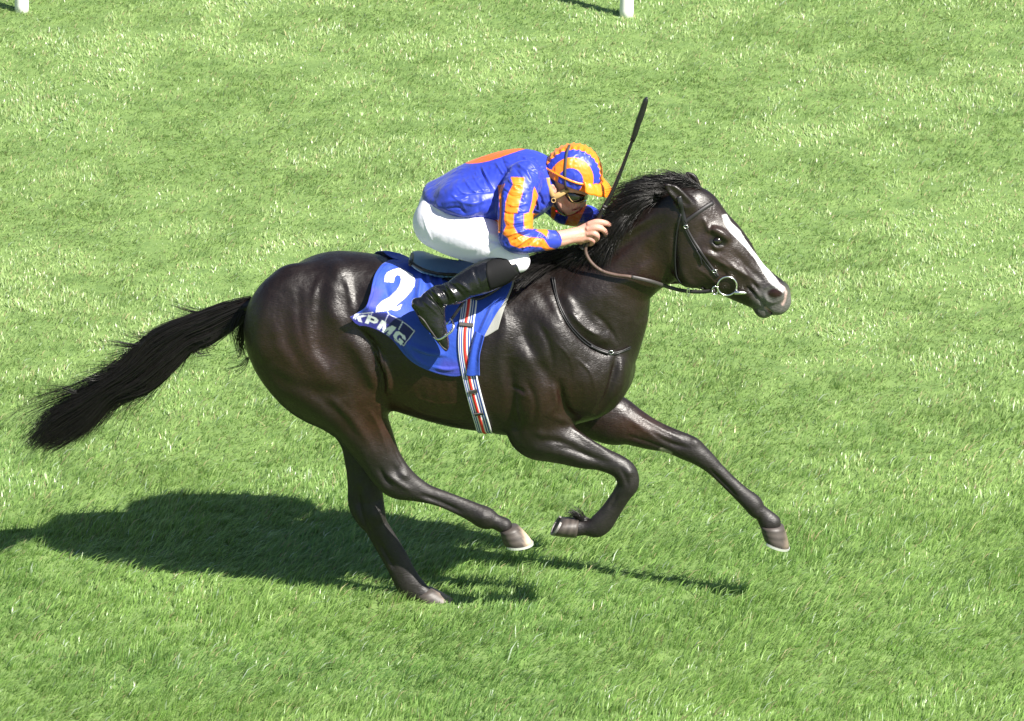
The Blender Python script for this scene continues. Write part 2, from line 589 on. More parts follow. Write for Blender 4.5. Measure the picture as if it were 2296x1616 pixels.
# ------------------------------------------------------------------ HORSE: body as one continuous surface
def build_horse_field():
    h = 0.0068
    f = Field((P(520, 800, 0)[0], -0.52, -0.02), (P(1800, 800, 0)[0], 0.42, 2.16), h)
    y = Yc
    # trunk
    tr = [sec((578, 690), (580, 775), y(575), .05),
          sec((600, 652), (602, 815), y(600), .110),
          sec((640, 612), (642, 845), y(640), .165),
          sec((690, 578), (695, 862), y(690), .210),
          sec((750, 564), (755, 880), y(750), .240),
          sec((830, 569), (832, 900), y(830), .250),
          sec((900, 584), (900, 925), y(900), .268),
          sec((1000, 603), (1000, 953), y(1000), .285),
          sec((1080, 608), (1080, 966), y(1080), .285),
          sec((1160, 598), (1160, 976), y(1160), .265),
          sec((1230, 610), (1232, 968), y(1230), .250),
          sec((1290, 650), (1290, 950), y(1290), .235),
          sec((1340, 705), (1340, 935), y(1340), .205),
          sec((1380, 752), (1380, 905), y(1380), .155),
          sec((1405, 790), (1405, 870), y(1405), .10),
          sec((1416, 822), (1416, 838), y(1416), .03)]
    f.loft_x(tr, p=2.15)
    # neck
    nk = [sec((1215, 640), (1350, 900), y(1270), .20),
          sec((1262, 592), (1398, 795), y(1330), .165),
          sec((1325, 560), (1418, 712), y(1375), .125),
          sec((1388, 512), (1455, 664), y(1425), .105),
          sec((1440, 462), (1498, 634), y(1470), .095),
          sec((1490, 432), (1532, 600), y(1512) - .01, .090),
          sec((1535, 420), (1560, 560), y(1545) - .015, .085)]
    f.chain(nk, k=0.06)
    # withers
    f.chain([cen(1090, 612, y(1090), 22, .06), cen(1170, 600, y(1170), 26, .05), cen(1250, 612, y(1250), 30, .05)], k=0.08)
    # breast: near and far pectoral masses
    f.ell(P(1345, 842, y(1345) - .085), (.125, .095, .175), 15, k=0.05)
    f.ell(P(1358, 828, y(1345) + .085), (.13, .10, .165), 10, k=0.05)
    # shoulder and upper arm, near
    f.ell(P(1225, 800, y(1225) - .165), (.13, .085, .24), 22, k=0.05)
    f.ell(P(1200, 895, y(1200) - .175), (.105, .085, .15), -10, k=0.05)
    f.ell(P(1225, 800, y(1225) + .165), (.13, .085, .24), 22, k=0.05)
    # hindquarter, near
    yn = -.105
    hn = [sec((595, 705), (745, 635), y(690) + yn + .03, .10),
          sec((549, 765), (815, 715), y(690) + yn, .140),
          sec((591, 830), (862, 800), y(715) + yn - .015, .155),
          sec((670, 889), (866, 868), y(760) + yn - .02, .125),
          sec((732, 942), (868, 925), y(800) + yn - .01, .095),
          sec((772, 990), (882, 972), y(830) + yn, .078),
          sec((805, 1030), (897, 1018), y(850) + yn, .062),
          sec((830, 1068), (915, 1047), y(870) + yn, .052),
          sec((853, 1090), (932, 1068), y(895) + yn, .050),
          sec((893, 1104), (950, 1082), y(925) + yn, .043),
          sec((938, 1122), (968, 1089), y(950) + yn, .036),
          sec((979, 1134), (995, 1099), y(986) + yn, .031),
          sec((1021, 1152), (1038, 1115), y(1030) + yn, .030),
          sec((1058, 1172), (1075, 1129), y(1066) + yn, .036),
          sec((1077, 1184), (1097, 1137), y(1085) + yn, .040),
          sec((1098, 1183), (1117, 1153), y(1107) + yn, .031),
          sec((1117, 1191), (1143, 1165), y(1130) + yn, .036)]
    f.chain(hn, k=0.05)
    # hindquarter, far
    yf = .125
    yl = .085
    hf = [sec((600, 715), (745, 640), y(690) + yf - .03, .10),
          sec((575, 795), (815, 730), y(700) + yf, .135),
          sec((656, 868), (860, 830), y(750) + yf, .14),
          sec((715, 925), (865, 900), y(790) + yf, .105),
          sec((758, 985), (872, 965), y(810) + yf, .080),
          sec((773, 1040), (866, 1030), y(820) + yf - .01, .062),
          sec((779, 1090), (858, 1085), y(820) + (yf + yl) / 2, .055),
          sec((780, 1128), (861, 1120), y(820) + (yf + yl) / 2, .055),
          sec((793, 1155), (865, 1150), y(830) + yl, .046),
          sec((815, 1183), (870, 1172), y(842) + yl, .037),
          sec((838, 1224), (892, 1207), y(862) + yl, .031),
          sec((858, 1258), (913, 1242), y(883) + yl, .030),
          sec((876, 1293), (930, 1274), y(903) + yl, .034),
          sec((890, 1322), (945, 1297), y(918) + yl, .040),
          sec((908, 1341), (958, 1312), y(935) + yl, .035),
          sec((932, 1344), (965, 1319), y(955) + yl, .034)]
    f.chain(hf, k=0.05)
    # foreleg, near, folded
    an = -.150
    fn = [sec((1150, 960), (1255, 880), y(1200) + an, .085),
          sec((1152, 1003), (1262, 915), y(1207) + an, .085),
          sec((1195, 1019), (1275, 945), y(1238) + an, .076),
          sec((1243, 1034), (1293, 962), y(1268) + an, .064),
          sec((1290, 1046), (1325, 985), y(1308) + an, .052),
          sec((1333, 1051), (1363, 1006), y(1350) + an, .042),
          sec((1368, 1063), (1402, 1026), y(1386) + an, .042),
          sec((1379, 1072), (1426, 1048), y(1403) + an, .044),
          sec((1384, 1082), (1433, 1085), y(1408) + an, .042),
          sec((1377, 1097), (1419, 1109), y(1398) + an, .036),
          sec((1363, 1119), (1404, 1130), y(1384) + an, .029),
          sec((1345, 1143), (1388, 1157), y(1367) + an, .030),
          sec((1329, 1158), (1374, 1181), y(1352) + an, .036),
          sec((1322, 1164), (1352, 1200), y(1337) + an, .036),
          sec((1307, 1168), (1320, 1199), y(1314) + an, .029),
          sec((1292, 1165), (1297, 1202), y(1295) + an, .035)]
    f.chain(fn, k=0.025)
    # foreleg, far, stretched forward
    af = .150
    ff = [sec((1285, 965), (1372, 880), y(1330) + af, .085),
          sec((1340, 988), (1405, 893), y(1372) + af, .080),
          sec((1385, 991), (1432, 914), y(1408) + af, .068),
          sec((1437, 1003), (1472, 941), y(1455) + af, .055),
          sec((1488, 1013), (1516, 962), y(1502) + af, .044),
          sec((1532, 1031), (1556, 978), y(1545) + af, .044),
          sec((1552, 1039), (1577, 996), y(1563) + af, .044),
          sec((1572, 1050), (1598, 1017), y(1585) + af, .036),
          sec((1595, 1067), (1621, 1043), y(1608) + af, .030),
          sec((1622, 1093), (1648, 1070), y(1635) + af, .028),
          sec((1650, 1121), (1678, 1096), y(1664) + af, .032),
          sec((1670, 1142), (1704, 1115), y(1687) + af, .040),
          sec((1681, 1154), (1712, 1131), y(1697) + af, .038),
          sec((1694, 1160), (1727, 1146), y(1710) + af, .031),
          sec((1702, 1176), (1751, 1169), y(1726) + af, .038)]
    f.chain(ff, k=0.03)
    # head
    hy = lambda u: y(u) - .02 - .03 * (u - 1540) / 200.0
    hd = [sec((1548, 420), (1530, 560), hy(1545), .085),
          sec((1577, 443), (1530, 600), hy(1560), .088),
          sec((1608, 474), (1556, 640), hy(1590), .092),
          sec((1643, 512), (1590, 652), hy(1622), .090),
          sec((1668, 551), (1625, 664), hy(1650), .078),
          sec((1697, 584), (1655, 677), hy(1680), .064),
          sec((1728, 609), (1683, 688), hy(1706), .056),
          sec((1757, 632), (1705, 690), hy(1731), .054),
          sec((1763, 650), (1722, 697), hy(1742), .052)]
    f.chain(hd, k=0.03)
    f.ell(P(1556, 590, hy(1556) - .055), (.085, .042, .115), 20, k=0.03)      # jowl
    f.ell(P(1556, 590, hy(1556) + .055), (.085, .042, .115), 20, k=0.03)
    f.ell(P(1616, 524, hy(1615) - .070), (.042, .016, .014), 38, k=0.03)      # brow
    f.ell(P(1633, 523, hy(1615) + .078), (.055, .030, .030), 38, k=0.03)
    f.ell(P(1745, 655, hy(1745) - .034), (.042, .030, .040), 30, k=0.02)      # nostril flesh
    f.ell(P(1750, 650, hy(1745) + .036), (.042, .030, .040), 30, k=0.02)
    f.ell(P(1736, 687, hy(1736)), (.044, .042, .028), 20, k=0.02)             # upper lip
    f.ell(P(1710, 698, hy(1711)), (.038, .036, .028), 20, k=0.025)            # chin
    # eye socket, nostril, mouth
    f.ell(P(1609, 541, hy(1609) - .114), (.022, .013, .013), 25, k=0.010, sub=True)
    f.chain([cen(1724, 662, hy(1724) - .085, 5), cen(1738, 655, hy(1738) - .085, 8.5), cen(1750, 660, hy(1750) - .077, 6)], k=0.008, sub=True)
    f.chain([cen(1676, 645, hy(1676) - .068, 3.0, .014), cen(1696, 664, hy(1696) - .062, 3.2, .016), cen(1716, 690, hy(1716) - .052, 3.0, .018), cen(1730, 702, hy(1730) - .03, 3.0, .03)], k=0.006, sub=True)
    # ears: hollow leaves laid back
    for (b, mid, t, yo) in (((1545, 462), (1514, 431), (1488, 410), -.065), ((1557, 425), (1551, 404), (1539, 384), .05)):
        Yb = hy(1545) + yo
        f.chain([cen(b[0] + 5, b[1] + 6, Yb + .008, 16, .022), cen(b[0], b[1], Yb, 17, .024), cen(mid[0], mid[1], Yb - .01, 15, .020), cen((mid[0] + t[0]) / 2, (mid[1] + t[1]) / 2, Yb - .012, 9, .013), cen(t[0], t[1], Yb - .012, 1.5, .003)], k=0.015)
        f.chain([cen(b[0] - 4, b[1] - 4, Yb - .028, 8, .010), cen(mid[0], mid[1], Yb - .030, 9, .012), cen((mid[0] + t[0]) / 2, (mid[1] + t[1]) / 2, Yb - .025, 5, .008)], k=0.006, sub=True)
    # dock of the tail
    f.chain([cen(610, 668, y(610), 36, .05), cen(575, 680, y(575), 17, .034), cen(540, 688, y(540), 13, .026), cen(528, 692, y(528), 9, .02)], k=0.03)
    return f


HF = build_horse_field()
HV, HFc = HF.mesh()
HV = smooth(HV, HFc, 3)
sc = Sculpt(HV, HFc)
mm = 0.001
NEAR = Yc(985) + .02
# hindquarter muscles
sc.blob(758, 606, 26, 20, 40, 14 * mm)
sc.ridge([(758, 612), (742, 660), (746, 700), (775, 745)], 22, 12 * mm)
sc.ridge([(735, 640), (712, 700), (716, 770), (745, 820)], 22, -9 * mm)
sc.ridge([(612, 650), (590, 700), (582, 765), (592, 812)], 20, 8 * mm)
sc.ridge([(650, 650), (640, 720), (655, 800), (700, 850)], 20, -6 * mm)
sc.ridge([(690, 690), (690, 760), (720, 830), (775, 870)], 26, 8 * mm)
sc.ridge([(772, 745), (805, 790), (832, 840), (850, 890)], 17, 13 * mm)
sc.ridge([(800, 730), (832, 775), (852, 830), (863, 885)], 11, -14 * mm)
sc.ridge([(842, 790), (862, 822), (872, 860), (868, 885)], 8, 14 * mm)
sc.blob(800, 660, 30, 45, 20, -10 * mm)
sc.ridge([(600, 830), (650, 862), (720, 880), (790, 880)], 16, -7 * mm)
sc.ridge([(640, 850), (700, 905), (760, 960), (800, 1010)], 22, 6 * mm, ymax=.05)
sc.ridge([(818, 880), (845, 905), (862, 935)], 14, 7 * mm, ymax=.0)
sc.ridge([(800, 905), (828, 960), (850, 1010)], 14, -6 * mm, ymax=.0)
for i in range(7):
    sc.ridge([(782 + i * 4, 722 + i * 3), (812 + i * 6, 748 + i * 5), (834 + i * 5, 788 + i * 7), (846 + i * 3.5, 825 + i * 6)], 2.3, (4.5 if i % 2 else -4.5) * mm)
# hocks, cannons
sc.blob(908, 1066, 9, 7, 20, 6 * mm, ymax=.02)
sc.blob(885, 1052, 14, 8, 60, -5 * mm, ymax=.02)
sc.ridge([(865, 1060), (893, 1082), (925, 1102)], 6, 6 * mm, ymax=.02)
sc.ridge([(848, 1045), (862, 1072), (880, 1092)], 6, -6 * mm, ymax=.02)
sc.ridge([(940, 1108), (985, 1124), (1045, 1152)], 4.5, -5 * mm, ymax=.02)
sc.ridge([(938, 1117), (985, 1132), (1040, 1158)], 3.5, 4 * mm, ymax=.02)
sc.blob(1085, 1160, 12, 10, 20, 5 * mm, ymax=.02)
sc.ridge([(806, 1092), (806, 1130), (815, 1165), (832, 1200)], 6, -9 * mm, ymin=.03)
sc.blob(830, 1120, 13, 22, -10, 8 * mm, ymin=.03)
sc.blob(843, 1155, 10, 14, -20, 5 * mm, ymin=.03)
sc.ridge([(848, 1210), (866, 1245), (885, 1275)], 4.5, -6 * mm, ymin=.03)
# shoulder, arm, breast
sc.ridge([(1180, 640), (1215, 700), (1262, 770), (1300, 820)], 24, 8 * mm)
sc.ridge([(1160, 700), (1185, 770), (1215, 825), (1250, 870)], 15, -9 * mm)
sc.ridge([(1250, 660), (1278, 725), (1330, 775), (1378, 792)], 11, -10 * mm)
sc.ridge([(1262, 655), (1300, 715), (1345, 755), (1392, 770)], 15, 8 * mm)
sc.blob(1185, 800, 30, 22, 30, 9 * mm)
sc.blob(1215, 880, 40, 55, -10, 10 * mm)
sc.ridge([(1140, 800), (1146, 860), (1152, 930), (1160, 985)], 12, -10 * mm)
sc.ridge([(1120, 720), (1122, 800), (1128, 900)], 14, 5 * mm)
sc.ridge([(1252, 850), (1262, 900), (1275, 925), (1300, 940)], 8, -12 * mm, ymax=.1)
sc.blob(1322, 855, 40, 42, 20, 11 * mm, ymax=.05)
sc.ridge([(1385, 790), (1375, 840), (1358, 890), (1335, 930)], 7, -12 * mm)
sc.ridge([(1395, 800), (1390, 860), (1372, 900)], 12, 7 * mm)
sc.ridge([(1145, 868), (1165, 873), (1180, 885)], 4, -5 * mm)
sc.blob(1176, 884, 8, 6, 0, 4 * mm)
sc.ridge([(1230, 930), (1270, 945), (1315, 985), (1365, 1015)], 9, 6 * mm, ymax=-.05)
sc.ridge([(1205, 985), (1260, 993), (1320, 1022), (1370, 1040)], 8, -7 * mm, ymax=-.05)
sc.ridge([(1195, 1005), (1255, 1018), (1320, 1038)], 8, 4 * mm, ymax=-.05)
sc.blob(1212, 972, 14, 10, 20, 6 * mm, ymax=-.05)
sc.blob(1412, 1058, 10, 9, 30, 5 * mm, ymax=-.05)
sc.ridge([(1390, 1048), (1402, 1070), (1408, 1092)], 5, -4 * mm, ymax=-.05)
sc.ridge([(1385, 1110), (1365, 1143)], 4, -4 * mm, ymax=-.05)
sc.ridge([(1400, 930), (1450, 965), (1510, 990)], 9, 5 * mm, ymin=-.02)
sc.ridge([(1455, 965), (1500, 992), (1545, 1005)], 5, -6 * mm, ymin=-.02)
sc.ridge([(1590, 1050), (1625, 1085), (1655, 1115)], 4, -6 * mm, ymin=-.02)
sc.blob(1560, 990, 10, 8, 40, 5 * mm, ymin=-.02)
sc.blob(1692, 1133, 10, 9, 40, 4 * mm, ymin=-.02)
# neck
sc.ridge([(1262, 640), (1330, 660), (1420, 640), (1490, 575)], 30, 6 * mm)
sc.ridge([(1430, 725), (1460, 690), (1490, 640), (1510, 600)], 9, -7 * mm)
sc.ridge([(1310, 600), (1380, 565), (1440, 520), (1500, 488)], 14, -7 * mm)
sc.ridge([(1290, 590), (1360, 560), (1410, 520), (1460, 487)], 7, 8 * mm)
sc.blob(1265, 672, 30, 16, 20, 8 * mm)
sc.ridge([(1276, 700), (1310, 735), (1345, 752)], 4, 5 * mm)
# ribs, barely
for i in range(6):
    u = 905 + i * 26
    sc.ridge([(u - 8, 850), (u + 2, 890), (u + 8, 925)], 8, 1.0 * mm)
# head
sc.ridge([(1560, 560), (1600, 575), (1650, 605), (1690, 630)], 8, 6 * mm)      # facial crest
sc.ridge([(1560, 585), (1600, 600), (1645, 628)], 12, -6 * mm)
sc.ridge([(1583, 522), (1600, 515), (1622, 522), (1633, 536)], 5, 4 * mm)      # upper lid ridge
sc.ridge([(1578, 487), (1585, 505), (1590, 520)], 5, 6 * mm)
sc.blob(1572, 520, 13, 20, 20, -5 * mm)                                         # hollow above the eye
sc.ridge([(1594, 545), (1607, 556), (1622, 551)], 3.2, 5 * mm)
sc.ridge([(1592, 556), (1607, 566), (1622, 560)], 4, -4 * mm)
sc.ridge([(1640, 560), (1675, 598), (1712, 632)], 9, -5 * mm)
sc.ridge([(1630, 590), (1668, 612), (1700, 640)], 6, 4 * mm)
sc.ridge([(1675, 618), (1690, 635), (1700, 655)], 4, -6 * mm)
sc.ridge([(1684, 640), (1698, 655), (1702, 668)], 4, 5 * mm)
sc.ridge([(1714, 650), (1722, 642), (1738, 640), (1752, 648)], 4, 6 * mm)
sc.ridge([(1714, 655), (1718, 670), (1732, 678), (1748, 672)], 4, 5 * mm)
sc.ridge([(1655, 645), (1672, 660), (1690, 672)], 5, 4 * mm)
sc.ridge([(1530, 600), (1540, 628), (1560, 642)], 8, 5 * mm)
sc.ridge([(1515, 500), (1512, 560), (1515, 620)], 8, -8 * mm)
# veins and sinews
for pl, w_, a_ in (([(905, 905), (960, 930), (1030, 940), (1100, 930)], 3, 3), ([(930, 890), (985, 905), (1040, 900)], 2.5, 2), ([(1290, 800), (1320, 830), (1335, 870)], 2.6, 3), ([(1240, 760), (1275, 800), (1290, 850)], 2.6, 2.5),
                   ([(1205, 720), (1230, 770), (1240, 830)], 7, -5), ([(1330, 700), (1360, 730), (1385, 770)], 6, -5), ([(1180, 850), (1200, 900), (1195, 950)], 7, -5), ([(1240, 860), (1245, 900), (1225, 935)], 6, 5),
                   ([(1100, 650), (1130, 720), (1140, 790)], 14, 5), ([(1215, 640), (1245, 690), (1275, 735)], 10, 5), ([(610, 700), (630, 780), (680, 840)], 14, 5), ([(668, 640), (672, 720), (690, 790)], 10, -5),
                   ([(720, 620), (705, 660), (700, 720)], 9, 5), ([(775, 620), (785, 660), (790, 700)], 8, 5), ([(700, 880), (760, 930), (800, 985)], 9, -4), ([(740, 890), (790, 940), (830, 1000)], 8, 4),
                   ([(830, 920), (850, 960), (868, 1010)], 4, 4), ([(880, 985), (890, 1020), (908, 1050)], 3, -3), ([(1270, 955), (1320, 990), (1370, 1018)], 4, 3), ([(1240, 1000), (1290, 1012), (1340, 1032)], 3, -3),
                   ([(1420, 925), (1470, 955), (1530, 985)], 4, 3), ([(1400, 975), (1450, 990), (1500, 1008)], 4, -3.5), ([(1440, 600), (1465, 560), (1490, 520)], 12, -4), ([(1370, 640), (1420, 620), (1460, 580)], 12, 4),
                   ([(1560, 600), (1590, 620), (1620, 650)], 3, 2.5), ([(1625, 600), (1650, 640)], 3, 2.5), ([(1650, 580), (1670, 605), (1680, 625)], 3, 3), ([(1600, 572), (1630, 590), (1655, 615)], 3, -3)):
    sc.ridge(pl, w_, a_ * mm)
sc.off *= 1.3
sc.apply()
HV = sc.V
HN = sc.N
HUV = sc.uv


def mixc(c, t, w):
    return c * (1 - w[:, None]) + np.array(t)[None] * w[:, None]


def paint_horse():
    uv = HUV
    n = len(uv)
    c = np.tile(np.array([0.0080, 0.0046, 0.0037]), (n, 1))
    z = HV[:, 2]
    # redder flank, quarters and upper arm; black points below knee and hock
    def g(u, v, ru, rv):
        return np.exp(-((uv[:, 0] - u) / ru) ** 2 - ((uv[:, 1] - v) / rv) ** 2)
    c = mixc(c, (0.027, 0.0105, 0.0062), np.clip(g(950, 900, 140, 60) + g(680, 800, 120, 90) * .6 + g(1440, 600, 90, 90) * .5 + g(860, 950, 60, 90) + g(1250, 900, 90, 60) * .6 + g(1430, 960, 60, 40), 0, 1))
    c = mixc(c, (0.032, 0.019, 0.0145), np.clip(g(1620, 590, 70, 60) * .8 + g(1600, 500, 50, 40) * .7, 0, 1))
    low = np.clip((uv[:, 1] - np.where(uv[:, 0] > 1100, 955, 960)) / 90, 0, 1)
    c = mixc(c, (0.0125, 0.0100, 0.0095), low)
    d = np.hypot((uv[:, 0] - 1610) / 19, (uv[:, 1] - 541) / 12)
    c = mixc(c, (0.0045, 0.004, 0.004), np.clip((1.25 - d) * 2.2, 0, .9) * (HV[:, 1] < Yc(1609)))
    # grey muzzle
    mz = np.clip(1.25 - np.hypot((uv[:, 0] - 1742) / 52, (uv[:, 1] - 680) / 42), 0, 1) * (uv[:, 0] > 1660)
    c = mixc(c, (0.12, 0.115, 0.112), np.clip(mz * 1.6, 0, .9))
    nos = np.clip(1.35 - np.hypot((uv[:, 0] - 1738) / 15, (uv[:, 1] - 657) / 9), 0, 1) * (HV[:, 1] < Yc(1740) - .055)
    c = mixc(c, (0.02, 0.006, 0.006), np.clip(nos * 2.5, 0, 1))
    # white blaze, pink snip
    bl = [(1619, 482), (1629, 481), (1639, 499), (1658, 516), (1670, 536), (1687, 560), (1711, 589), (1731, 613), (1748, 635), (1761, 645),
          (1755, 655), (1740, 645), (1728, 635), (1709, 606), (1692, 579), (1677, 560), (1658, 541), (1639, 521), (1629, 509), (1622, 492)]
    d, _ = polydist(uv, bl + bl[:1])
    ins = np.where(inpoly(uv, bl), 1, -1) * d
    ok = (sc.N @ FWD) < 0.25
    c = mixc(c, (0.80, 0.79, 0.80), np.clip(ins / 2.2 + .5, 0, 1) * ok)
    for pl, wd in (([(1746, 637), (1757, 645), (1763, 655), (1760, 672), (1754, 683)], 3.6), ([(1717, 690), (1727, 699)], 4.0)):
        d, _ = polydist(uv, pl)
        c = mixc(c, (0.46, 0.32, 0.30), np.clip((wd - d) / 2.5, 0, 1) * ok)
    # chestnut on the far foreleg
    d, _ = polydist(uv, [(1483, 1008), (1502, 1016)])
    c = mixc(c, (0.30, 0.27, 0.22), np.clip((6 - d) / 3, 0, 1) * (HV[:, 1] > -.05))
    # feet fade to horn
    return np.clip(c, 0, 1)


horse = thing('horse', 'dark brown racehorse with a white blaze galloping under the jockey', 'horse', P(985, 1366, 0))
horse_body = mesh_np('body', HV, HFc, M['coat'], horse, paint_horse())
BVH = BVHTree.FromPolygons([tuple(v) for v in HV], [tuple(f) for f in HFc])


def hit(u, v, off=0.0, ymax=None):
    """point of the horse's hide seen at (u, v), raised by off"""
    d = Vector(P(u, v, 0) - CAM).normalized()
    loc, nor, i, dd = BVH.ray_cast(Vector(CAM), d)
    if loc is None:
        loc, nor, i, dd = BVH.find_nearest(Vector(P(u, v, Yc(u) - .1)))
    return np.array(loc + nor * off), np.array(nor)


# ------------------------------------------------------------------ generic builders
def frame_of(path):
    path = np.asarray(path, float)
    t = np.gradient(path, axis=0)
    t /= np.maximum(np.linalg.norm(t, axis=1, keepdims=True), 1e-9)
    return t


def tube(path, rad, n=8, cap=True):
    """round tube along a path"""
    path = np.asarray(path, float)
    m = len(path)
    rad = np.broadcast_to(np.asarray(rad, float), (m,))
    t = frame_of(path)
    up = np.array([0, 1.0, 0]) if abs(t[0][1]) < .9 else np.array([0, 0, 1.0])
    V = []
    a = np.cross(t[0], up); a /= np.linalg.norm(a)
    for i in range(m):
        a = a - t[i] * (a @ t[i]); a /= np.linalg.norm(a)
        b = np.cross(t[i], a)
        for j in range(n):
            q = 2 * math.pi * j / n
            V.append(path[i] + rad[i] * (a * math.cos(q) + b * math.sin(q)))
    F = [(i * n + j, i * n + (j + 1) % n, (i + 1) * n + (j + 1) % n, (i + 1) * n + j) for i in range(m - 1) for j in range(n)]
    T = []
    if cap:
        V.append(path[0]); V.append(path[-1])
        c0, c1 = len(V) - 2, len(V) - 1
        T = [(c0, (j + 1) % n, j) for j in range(n)] + [(c1, (m - 1) * n + j, (m - 1) * n + (j + 1) % n) for j in range(n)]
    return np.array(V), np.array(F), np.array(T).reshape(-1, 3)


def add_tube(name, path, rad, mat, parent=None, n=8):
    V, F, T = tube(path, rad, n)
    return mesh_np(name, V, [F, T], mat, parent)


def strap(path, nor, width, thick, closed=False):
    """flat strap: path points, outward normals"""
    path = np.asarray(path, float); nor = np.asarray(nor, float)
    m = len(path)
    width = np.broadcast_to(np.asarray(width, float), (m,))
    t = frame_of(path)
    V = []
    for i in range(m):
        nn = nor[i] - t[i] * (nor[i] @ t[i]); nn /= np.linalg.norm(nn)
        s = np.cross(t[i], nn)
        w2 = width[i] / 2
        for (a, b) in ((-1, 0), (-.8, 1), (.8, 1), (1, 0)):
            V.append(path[i] + s * a * w2 + nn * b * thick)
    F = []
    for i in range(m - 1):
        for j in range(4):
            F.append((i * 4 + j, i * 4 + (j + 1) % 4, (i + 1) * 4 + (j + 1) % 4, (i + 1) * 4 + j))
    F += [(0, 3, 2, 1), ((m - 1) * 4, (m - 1) * 4 + 1, (m - 1) * 4 + 2, (m - 1) * 4 + 3)]
    return np.array(V), np.array(F)


def hide_path(pl, off, n=6):
    """a line of photo points laid on the hide"""
    q = catmull(pl, n) if len(pl) > 2 else np.array([np.array(pl[0]) * (1 - t) + np.array(pl[1]) * t for t in np.linspace(0, 1, n + 1)])
    r = [hit(u, v, off) for u, v in q]
    p = np.array([a for a, b in r]); nn = np.array([b for a, b in r])
    for _ in range(2):
        p[1:-1] = (p[:-2] + 2 * p[1:-1] + p[2:]) / 4
        nn[1:-1] = (nn[:-2] + 2 * nn[1:-1] + nn[2:]) / 4
    return p, nn


# ------------------------------------------------------------------ hooves, eyes
def hoof(ch, ct, sh, st, Y, w_top, w_bot, toe_pale, parent, shoe='shoe'):
    """coronet heel/toe, sole heel/toe in the photo; half widths in metres"""
    ch, ct, sh, st = [P(p[0], p[1], Y) for p in (ch, ct, sh, st)]
    n, rings = 28, 7
    V, col = [], []
    for r in range(rings):
        t = r / (rings - 1)
        a = ch + (sh - ch) * t
        b = ct + (st - ct) * t
        wd = w_top + (w_bot - w_top) * t
        if r == 0: wd *= 1.03
        c = (a + b) / 2
        ax = (b - a) / 2
        for j in range(n):
            q = 2 * math.pi * j / n
            x, s_ = math.cos(q), math.sin(q)
            bulge = 1.0 + .06 * math.sin(math.pi * t)
            hx = x if x > 0 else x * .82
            V.append(c + ax * hx * bulge + np.array([0, 1.0, 0]) * s_ * wd * bulge)
            base = np.array([0.085, 0.07, 0.062]) * (0.75 + .25 * math.sin(t * 22))
            pale = np.clip((x * 1.0 + t * 0.55 - 1.0) * 3.5, 0, 1) * toe_pale
            col.append(base * (1 - min(1, pale)) + np.array([0.72, 0.55, 0.40]) * min(1, pale))
    F = [(i * n + j, i * n + (j + 1) % n, (i + 1) * n + (j + 1) % n, (i + 1) * n + j) for i in range(rings - 1) for j in range(n)]
    V.append((ch + ct) / 2); V.append((sh + st) / 2)
    col += [col[0], np.array([.06, .05, .045])]
    k0, k1 = len(V) - 2, len(V) - 1
    T = [(k0, (j + 1) % n, j) for j in range(n)] + [(k1, (rings - 1) * n + j, (rings - 1) * n + (j + 1) % n) for j in range(n)]
    ho = mesh_np('hoof', np.array(V), [np.array(F), np.array(T)], M['hoof'], parent, np.array(col))
    # shoe: a flat open ring under the wall
    dn = (sh - ch) + (st - ct)
    dn = dn / np.linalg.norm(dn)
    c = (sh + st) / 2; ax = (st - sh) / 2
    nrm = np.cross(ax, np.array([0, 1.0, 0])); nrm /= np.linalg.norm(nrm)
    if nrm @ dn < 0: nrm = -nrm
    SV, m = [], 24
    for i in range(m + 1):
        q = -2.45 + 4.9 * i / m
        for (k, dd) in ((1.03, -.001), (1.03, .009), (.86, .009), (.86, -.001)):
            x = math.cos(q); x = x if x > 0 else x * .82
            SV.append(c + ax * x * k + np.array([0, 1.0, 0]) * math.sin(q) * w_bot * k + nrm * dd)
    SF = [(i * 4 + j, i * 4 + (j + 1) % 4, (i + 1) * 4 + (j + 1) % 4, (i + 1) * 4 + j) for i in range(m) for j in range(4)]
    SF += [(0, 1, 2, 3), (m * 4 + 3, m * 4 + 2, m * 4 + 1, m * 4)]
    mesh_np('horseshoe', np.array(SV), np.array(SF), M[shoe], ho, smooth=False)


hoof((1117, 1191), (1161, 1177), (1124, 1221), (1195, 1216), Yc(1150) - .105, .048, .060, .8, horse)
hoof((926, 1338), (968, 1317), (934, 1350), (1020, 1346), Yc(970) + .085, .044, .058, .35, horse)
hoof((1298, 1160), (1292, 1204), (1264, 1158), (1238, 1198), Yc(1280) - .150, .048, .058, .15, horse, 'darkshoe')
hoof((1701, 1178), (1757, 1178), (1707, 1206), (1770, 1228), Yc(1730) + .150, .050, .062, .2, horse)


def ball(c, r, n=20, sx=(1, 1, 1)):
    V, F, T = [], [], []
    for i in range(1, n):
        for j in range(2 * n):
            a, b = math.pi * i / n, math.pi * j / n
            V.append((c[0] + r * sx[0] * math.sin(a) * math.cos(b), c[1] + r * sx[1] * math.sin(a) * math.sin(b), c[2] + r * sx[2] * math.cos(a)))
    m = 2 * n
    for i in range(n - 2):
        for j in range(m):
            F.append((i * m + j, (i + 1) * m + j, (i + 1) * m + (j + 1) % m, i * m + (j + 1) % m))
    V.append((c[0], c[1], c[2] + r * sx[2])); V.append((c[0], c[1], c[2] - r * sx[2]))
    k = len(V)
    T = [(k - 2, j, (j + 1) % m) for j in range(m)] + [(k - 1, (n - 2) * m + (j + 1) % m, (n - 2) * m + j) for j in range(m)]
    return np.array(V), np.array(F), np.array(T)


